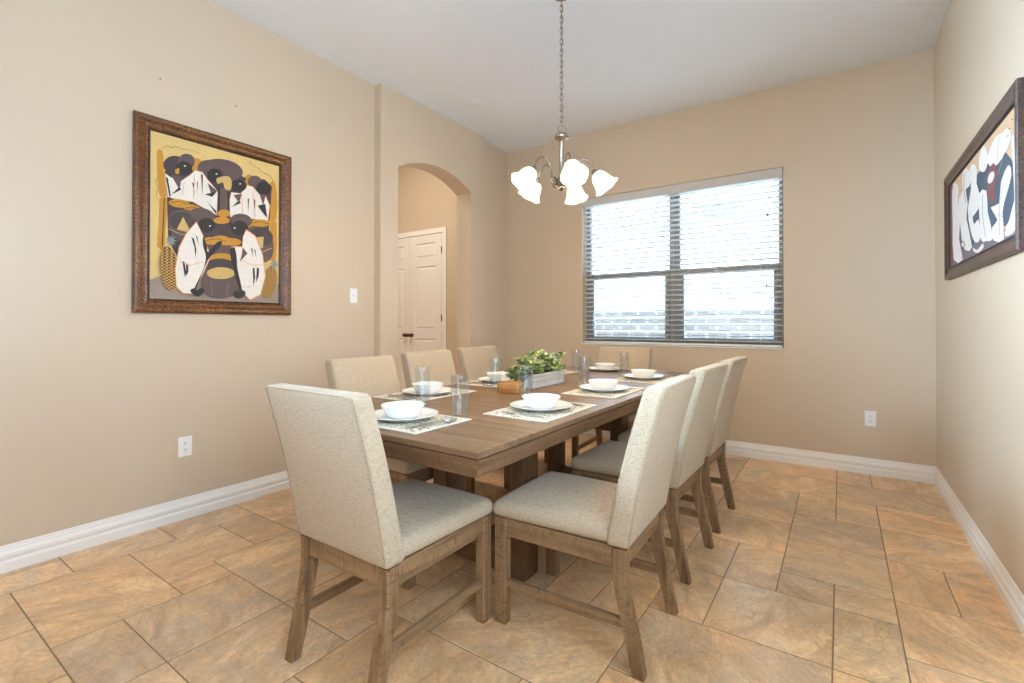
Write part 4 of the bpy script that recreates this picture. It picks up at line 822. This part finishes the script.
# ------------------------------------------------------------------ dining table
TX0, TX1, TY0, TY1, TZ = -1.985, -0.872, 1.096, 3.79, 0.762
def table():
    xc, yc = (TX0+TX1)/2, (TY0+TY1)/2
    t = thing('dining_table', 'long grey-brown weathered wood trestle dining table set with white dishes', 'table', (xc, yc, 0))
    X, Y = (TX1-TX0)/2, (TY1-TY0)/2; s1, s2 = 2.20-yc, 2.84-yc
    for nm, y0, y1 in (('tabletop', -Y, s1-0.0008), ('table_leaf', s1+0.0008, s2-0.0008), ('tabletop', s2+0.0008, Y)):
        bm = nb(); box(bm, -X, X, y0, y1, TZ-0.02, TZ, 0.0015, 1); link(nm, bm, M['table_top'], t)
    # tapered apron: full width under the top, stepping in towards its lower edge
    zt, zb = TZ-0.0235, TZ-0.086; i0, i1, th = 0.002, 0.028, 0.022
    def side(name, A, B, nx, ny, mat):
        bm = nb(); P = []
        for z, ins in ((zb, i1), (zt, i0)):
            k = ins
            a = Vector((A[0]-math.copysign(k, A[0]), A[1]-math.copysign(k, A[1]), z)); b = Vector((B[0]-math.copysign(k, B[0]), B[1]-math.copysign(k, B[1]), z))
            n = Vector((nx, ny, 0))*(th)
            d = (b-a).normalized()*th
            P += [a, b, b-n-d, a-n+d]
        hexa(bm, [tuple(p) for p in P]); link(name, bm, mat, t)
    side('apron', (-X, -Y), (X, -Y), 0, -1, M['table_x']); side('apron', (-X, Y), (X, Y), 0, 1, M['table_x'])
    side('apron', (-X, -Y), (-X, Y), -1, 0, M['table_y']); side('apron', (X, -Y), (X, Y), 1, 0, M['table_y'])
    bm = nb(); box(bm, -X+0.012, X-0.012, -Y+0.012, Y-0.012, TZ-0.0236, TZ-0.0202); link('shadow_gap_board', bm, M['table_z'], t)
    for yy in (1.82-yc, 2.96-yc):
        for x in (-0.225, 0.243):
            bm = nb(); box(bm, x-0.042, x+0.042, yy-0.06, yy+0.06, 0.0005, zt-0.005, 0.006, 1); link('post', bm, M['table_z'], t)
        bm = nb(); box(bm, -0.205, 0.203, yy-0.035, yy+0.035, 0.0005, 0.14, 0.006, 1); link('foot_beam', bm, M['table_x'], t)
        bm = nb(); box(bm, -0.205, 0.203, yy-0.03, yy+0.03, 0.62, zt-0.005, 0.004, 1); link('top_beam', bm, M['table_x'], t)
    bm = nb(); box(bm, -0.03, 0.03, 1.82-yc+0.035, 2.96-yc-0.035, 0.05, 0.12, 0.005, 1); link('stretcher', bm, M['table_y'], t)
table()

# ------------------------------------------------------------------ dining chairs
def make_chair():
    t = thing('dining_chair', '', 'chair', (0, 0, 0), 0, 'linen dining chairs around the table')
    hw = 0.224; lw = 0.040
    ZB, ZT, YB0, YT = 0.403, 0.94, 0.05, -0.073
    def lean(z): 
        u = (z-ZB)/(ZT-ZB); return YB0+(YT-YB0)*u-0.010*math.sin(PI*max(0, min(1, u)))*-1
    TH = 0.078
    def warp(q):
        u = (q.z-ZB)/(ZT-ZB); th = 1.05-0.16*u
        bulge = 0.006*(1-min(1, abs(q.x)/0.228)**2)*(1 if q.y > 0 else 0.3)*math.sin(PI*max(0.0, min(1, u)))
        return Vector((q.x, lean(q.z)+(q.y+TH/2)*th+(bulge if q.y > 0 else -bulge), q.z))
    bm = nb(); rbox(bm, 0.228, TH/2, (ZT-ZB)/2, 0.017, 18, warp, (0, 0, (ZT+ZB)/2)); back = link('backrest', bm, M['linen'], t, 180)
    for yy in (-TH/2+0.0035,):
        bm = nb(); P = []
        for k in range(25): P.append((-0.2235, ZB+0.01+(ZT-ZB-0.022)*k/24))
        P += [(-0.2235+0.447*k/12, ZT-0.0065) for k in range(1, 12)]
        P += [(0.2235, ZB+0.01+(ZT-ZB-0.022)*(24-k)/24) for k in range(25)]
        tube(bm, [warp(Vector((a, yy-0.001, b))) for a, b in P], 0.0022, 6); link('piping', bm, M['piping'], back, 60)
    ys0, ys1 = 0.105, 0.592
    def swarp(q):
        u = (q.y-ys0)/(ys1-ys0); wd = 0.222+0.016*u
        x = q.x/0.238*wd
        top = max(0.0, (q.z-0.402)/0.07)
        crown = 0.024*(1-min(1, abs(q.x)/0.238)**2.4)*(1-abs(2*min(1, max(0, u))-1)**3)*top
        pinch = 1-0.02*top
        return Vector((x*pinch, (q.y-0.35)*pinch+0.35 if q.y > 0.35 else q.y, q.z+crown))
    bm = nb(); rbox(bm, 0.238, (ys1-ys0)/2, 0.031, 0.030, 18, swarp, (0, (ys0+ys1)/2, 0.4335)); link('seat_cushion', bm, M['linen_seat'], t, 180)
    # front legs
    for s in (-1, 1):
        x0, x1 = sorted((s*hw, s*(hw-lw)))
        bm = nb(); box(bm, x0, x1, 0.577-0.050, 0.577, 0.0005, 0.402, 0.003, 1); link('leg', bm, M['wood_z'], t)
    # rear legs: upright under the seat, sweeping back to the foot
    prof = [(0.0, 0.0005), (0.018, 0.09), (0.036, 0.18), (0.05, 0.25), (0.057, 0.30), (0.058, 0.35), (0.056, 0.402)]
    wd = [0.038, 0.040, 0.042, 0.045, 0.047, 0.048, 0.048]
    for s in (-1, 1):
        x0, x1 = sorted((s*hw, s*(hw-lw))); bm = nb(); rings = []
        for (y, z), d in zip(prof, wd): rings.append([bm.verts.new(p) for p in ((x0, y, z), (x1, y, z), (x1, y+d, z), (x0, y+d, z))])
        for A, B in zip(rings, rings[1:]):
            for k in range(4): bm.faces.new((A[k], A[(k+1) % 4], B[(k+1) % 4], B[k]))
        bm.faces.new(rings[0]); bm.faces.new(rings[-1])
        es = [e for e in bm.edges if abs((e.verts[0].co-e.verts[1].co).z) > 0.02]
        bmesh.ops.bevel(bm, geom=es, offset=0.003, segments=1, affect='EDGES'); link('leg', bm, M['wood_z'], t)
        xa, xb = (x0+0.005, x1-0.006)
        bm = nb(); box(bm, xa, xb, 0.102, 0.529, 0.335, 0.4018, 0.003, 1); link('side_rail', bm, M['wood_y'], t)
        bm = nb(); box(bm, xa+0.006, xb-0.002, 0.066, 0.529, 0.137, 0.170, 0.003, 1); link('side_stretcher', bm, M['wood_y'], t)
    bm = nb(); box(bm, -hw+lw-0.001, hw-lw+0.001, 0.57-0.026, 0.57, 0.335, 0.4018, 0.003, 1); link('front_rail', bm, M['wood_x'], t)
    bm = nb(); box(bm, -hw+lw-0.001, hw-lw+0.001, 0.066, 0.092, 0.335, 0.4018, 0.003, 1); link('rear_rail', bm, M['wood_x'], t)
    return t
CH = [(-1.337, 0.908, 0.007, 'beige linen dining chair at the near end of the table, back turned to viewer'),
      (-0.525, 1.717, 1.60, 'beige linen dining chair nearest the viewer on the right side of the table'),
      (-0.541, 2.383, 1.55, 'beige linen dining chair in the middle of the right side of the table'),
      (-0.540, 3.000, 1.555, 'beige linen dining chair farthest along the right side of the table'),
      (-2.315, 1.838, -1.553, 'beige linen dining chair nearest the viewer on the left side of the table'),
      (-2.457, 2.53, -1.59, 'beige linen dining chair in the middle of the left side of the table'),
      (-2.540, 3.22, -1.60, 'beige linen dining chair at the far left near the arch'),
      (-1.535, 3.93, 3.185, 'beige linen dining chair at the far end of table below the window')]
proto = make_chair()
for k, (x, y, r, lb) in enumerate(CH):
    c = proto if k == 0 else dup(proto)
    c.location = (x, y, 0); c.rotation_euler = (0, 0, r); c['label'] = lb

# ------------------------------------------------------------------ place settings
def make_plate():
    bm = nb(); lathe(bm, [(0, 0.0), (0.085, 0.0), (0.09, 0.003), (0.128, 0.0165), (0.137, 0.019), (0.1375, 0.0205), (0.135, 0.0215), (0.124, 0.019), (0.092, 0.0075), (0.085, 0.006), (0, 0.006)], 56)
    return link('dinner_plate', bm, M['china'], None, 50)
def make_bowl():
    bm = nb(); lathe(bm, [(0, 0.0), (0.052, 0.0), (0.056, 0.002), (0.067, 0.012), (0.0755, 0.028), (0.081, 0.042), (0.086, 0.0475), (0.0855, 0.049), (0.081, 0.047), (0.077, 0.038), (0.0715, 0.024), (0.063, 0.012), (0.05, 0.006), (0, 0.006)], 48)
    return link('cereal_bowl', bm, M['china'], None, 60)
def make_glass():
    bm = nb(); lathe(bm, [(0, 0.0), (0.030, 0.0), (0.033, 0.002), (0.0345, 0.006), (0.0375, 0.168), (0.0372, 0.170), (0.0352, 0.170), (0.0347, 0.168), (0.032, 0.020), (0.0295, 0.016), (0, 0.014)], 40)
    return link('drinking_glass', bm, M['glass'], None, 60)
def make_mat():
    bm = nb(); box(bm, -0.232, 0.232, -0.152, 0.152, 0.0, 0.003, 0.001, 1); o = link('placemat', bm, M['placemat'])
    bm = nb()
    for x0, x1, y0, y1 in ((-0.2325, 0.2325, -0.1525, -0.138), (-0.2325, 0.2325, 0.138, 0.1525), (-0.2325, -0.219, -0.138, 0.138), (0.219, 0.2325, -0.138, 0.138)): box(bm, x0, x1, y0, y1, 0.0005, 0.0036)
    link('border', bm, M['mat_edge'], o); return o
def strip(bm, sec, th=0.0016):
    """flat bar along y through (y, halfwidth, z) sections"""
    R = []
    for y, w_, z in sec: R.append([bm.verts.new(p) for p in ((-w_, y, z), (w_, y, z), (w_, y, z+th), (-w_, y, z+th))])
    for A, B in zip(R, R[1:]):
        for k in range(4): bm.faces.new((A[k], A[(k+1) % 4], B[(k+1) % 4], B[k]))
    bm.faces.new(R[0]); bm.faces.new(R[-1]); return bm
def make_fork():
    bm = nb(); strip(bm, [(-0.095, 0.006, 0.0), (-0.085, 0.009, 0.0008), (-0.03, 0.0055, 0.004), (0.02, 0.0028, 0.006), (0.035, 0.005, 0.004), (0.048, 0.0115, 0.001), (0.058, 0.012, 0.001)])
    for x in (-0.0098, -0.0033, 0.0033, 0.0098):
        for sgn in (0,): 
            v = hexa(bm, [(x-0.0017, 0.0575, 0.001), (x+0.0017, 0.0575, 0.001), (x+0.0009, 0.100, 0.005), (x-0.0009, 0.100, 0.005), (x-0.0017, 0.0575, 0.0026), (x+0.0017, 0.0575, 0.0026), (x+0.0009, 0.100, 0.0062), (x-0.0009, 0.100, 0.0062)])
    return link('fork', bm, M['steel'])
def make_knife():
    bm = nb(); strip(bm, [(-0.11, 0.007, 0.0), (-0.10, 0.0085, 0.0), (-0.02, 0.006, 0.0), (-0.01, 0.0055, 0.0)], 0.005)
    strip(bm, [(-0.0101, 0.005, 0.001), (0.0, 0.0075, 0.001), (0.07, 0.009, 0.001), (0.095, 0.007, 0.001), (0.11, 0.0015, 0.001)], 0.0015); return link('knife', bm, M['steel'])
def make_spoon():
    bm = nb(); strip(bm, [(-0.09, 0.006, 0.0), (-0.08, 0.0085, 0.0008), (-0.02, 0.005, 0.004), (0.02, 0.003, 0.006), (0.034, 0.004, 0.0045)])
    rings = []
    for q in range(7):
        f = q/6; 
        rings.append([bm.verts.new((0.0195*math.sin(PI/2*f)*math.cos(2*PI*k/20), 0.062+0.031*math.sin(PI/2*f)*math.sin(2*PI*k/20), 0.0005+0.0065*(1-math.cos(PI/2*f)))) for k in range(20)] if q else [bm.verts.new((0, 0.062, 0.0005))])
    for A, B in zip(rings, rings[1:]):
        for k in range(20):
            if len(A) == 1: bm.faces.new((A[0], B[k], B[(k+1) % 20]))
            else: bm.faces.new((A[k], B[k], B[(k+1) % 20], A[(k+1) % 20]))
    o = link('spoon', bm, M['steel'], None, 60); md = o.modifiers.new('thick', 'SOLIDIFY'); md.thickness = 0.001; md.offset = 1; return o
# (name of place, mat centre, facing rotation, glass position or None, mat?)
PL = [('at the near end of the table', (-1.425, 1.305), 0.0, (-1.262, 1.466), True),
      ('nearest viewer on the right side', (-1.075, 1.805), PI/2, (-1.275, 1.975), True),
      ('in the middle of the right side', (-1.085, 2.50), PI/2, (-1.325, 2.73), True),
      ('farthest along the right side', (-1.10, 3.20), PI/2, (-1.29, 3.31), True),
      ('nearest viewer on the left side', (-1.825, 1.85), -PI/2, (-1.640, 1.635), True),
      ('in the middle of the left side', (-1.825, 2.50), -PI/2, (-1.685, 2.28), True),
      ('farthest along the left side', (-1.83, 3.15), -PI/2, (-1.69, 2.99), True),
      ('at the far end of the table', (-1.56, 3.60), PI, (-1.70, 3.36), False)]
protos = {}
def put(kind, maker, label, cat, group, loc, rz):
    if kind not in protos: o = protos[kind] = maker()
    else: o = dup(protos[kind])
    o.location = loc; o.rotation_euler = (0, 0, rz); tag(o, label, cat, group); return o
for nm, (x, y), r, g, has in PL:
    c, s = math.cos(r), math.sin(r); W = lambda a, b, z: (x+a*c-b*s, y+a*s+b*c, z)
    z = TZ+0.0004
    if has:
        put('placemat', make_mat, 'cream patterned woven placemat '+nm, 'placemat', 'woven placemats', (x, y, z), r); z += 0.0038
    put('plate', make_plate, 'white round dinner plate under the bowl '+nm, 'plate', 'white dinner plates', W(0.0, 0.01, z), r)
    put('bowl', make_bowl, 'white cereal bowl on the plate '+nm, 'bowl', 'white cereal bowls', W(0.0, 0.01, z+0.0064), r)
    if g: put('glass', make_glass, 'clear straight drinking glass of the setting '+nm, 'glass', 'clear drinking glasses', (g[0], g[1], TZ+0.0004), 0)
    if has:
        put('fork', make_fork, 'steel fork left of the plate '+nm, 'fork', 'steel forks', W(-0.175, -0.01, z), r+0.04)
        put('knife', make_knife, 'steel knife right of the plate '+nm, 'knife', 'steel knives', W(0.160, -0.01, z), r-0.03)
        put('spoon', make_spoon, 'steel spoon right of the knife '+nm, 'spoon', 'steel spoons', W(0.193, 0.0, z), r-0.08)

# ------------------------------------------------------------------ table centre
def wood_bowl():
    bm = nb(); n = 40
    def ring(rx, ry, z, p=5.0): return [bm.verts.new((rx*math.copysign(abs(math.cos(2*PI*k/n))**(2/p), math.cos(2*PI*k/n)), ry*math.copysign(abs(math.sin(2*PI*k/n))**(2/p), math.sin(2*PI*k/n)), z)) for k in range(n)]
    R = [ring(0.066, 0.056, 0.0), ring(0.069, 0.059, 0.004), ring(0.070, 0.060, 0.046), ring(0.067, 0.057, 0.05), ring(0.052, 0.042, 0.05), ring(0.046, 0.037, 0.03), ring(0.03, 0.024, 0.022)]
    bm.faces.new(R[0]); bm.faces.new(R[-1])
    for A, B in zip(R, R[1:]):
        for k in range(n): bm.faces.new((A[k], A[(k+1) % n], B[(k+1) % n], B[k]))
    o = link('wooden_bowl', bm, M['block_wood'], None, 50, (-1.505, 2.18, TZ+0.0004)); o.rotation_euler = (0, 0, math.radians(20))
    tag(o, 'small thick-walled amber wooden bowl in front of the white planter', 'bowl')
wood_bowl()
def planter():
    t = thing('potted_plant', 'leafy green plant in long whitewashed wood planter on the table', 'plant', (-1.525, 2.535, TZ+0.0004), 0.0)
    hx, hy, hz, th = 0.062, 0.185, 0.082, 0.011
    bm = nb()
    for x0, x1, y0, y1 in ((-hx, -hx+th, -hy, hy), (hx-th, hx, -hy, hy), (-hx+th, hx-th, -hy, -hy+th), (-hx+th, hx-th, hy-th, hy)): box(bm, x0, x1, y0, y1, 0, hz, 0.001, 1)
    box(bm, -hx+th, hx-th, -hy+th, hy-th, 0, 0.012); link('planter_box', bm, M['whitewash'], t)
    bm = nb(); rbox(bm, hx-th, hy-th, 0.033, 0.01, 6, None, (0, 0, 0.045)); link('moss', bm, M['soil'], t)
    rg = random.Random(5); bm = nb(); bs = nb()
    for k in range(100):
        bx, by = rg.uniform(-0.045, 0.045), rg.uniform(-0.165, 0.165)
        ex, ey = bx*2.2+rg.uniform(-0.03, 0.03), by*1.15+rg.uniform(-0.03, 0.03)
        hgt = hz+rg.uniform(0.02, 0.115)*(1-0.35*(abs(by)/0.18)**2)
        if abs(by) > 0.12 and rg.random() < 0.4: hgt = hz+rg.uniform(-0.03, 0.04); ey *= 1.1; ex *= 1.2
        if k % 3 == 0: ex = math.copysign(rg.uniform(0.06, 0.088), bx); ey = by*1.1; hgt = hz+rg.uniform(0.0, 0.04)
        if k >= 80: by = -0.165; bx = rg.uniform(-0.05, 0.03); ex = bx*1.5-0.02; ey = -0.215-rg.uniform(0, 0.03); hgt = hz+rg.uniform(-0.055, 0.03)
        p0, p2 = Vector((bx, by, hz-0.02)), Vector((ex, ey, hgt)); p1 = (p0+p2)/2+Vector((0, 0, 0.03))
        path = [p0*(1-u)**2+p1*2*u*(1-u)+p2*u*u for u in (0, 0.25, 0.5, 0.75, 1)]
        tube(bs, path, 0.0013, 5)
        for q in range(11):
            u = 0.35+0.65*q/10; c = p0*(1-u)**2+p1*2*u*(1-u)+p2*u*u; an = q*2.4+k; el = rg.uniform(0.1, 0.9)
            d = Vector((math.cos(an)*math.cos(el), math.sin(an)*math.cos(el), math.sin(el)))
            L = rg.uniform(0.028, 0.046); wv = rg.uniform(0.010, 0.0165); side = d.cross(Vector((0, 0, 1))).normalized(); up = side.cross(d).normalized()
            pts = [c, c+d*L*0.3+side*wv*0.8+up*0.002, c+d*L*0.65+side*wv+up*0.003, c+d*L-up*0.003, c+d*L*0.65-side*wv+up*0.003, c+d*L*0.3-side*wv*0.8+up*0.002]
            mid1, mid2 = c+d*L*0.3-up*0.001, c+d*L*0.65-up*0.001
            V = [bm.verts.new(x) for x in pts]; a, b = bm.verts.new(mid1), bm.verts.new(mid2)
            for f in ((V[0], V[1], a), (V[1], V[2], b, a), (V[2], V[3], b), (V[3], V[4], b), (V[4], V[5], a, b), (V[5], V[0], a)): bm.faces.new(f)
    link('foliage', bm, M['leaf'], t, 180); link('stems', bs, M['soil'], t, 60)
planter()
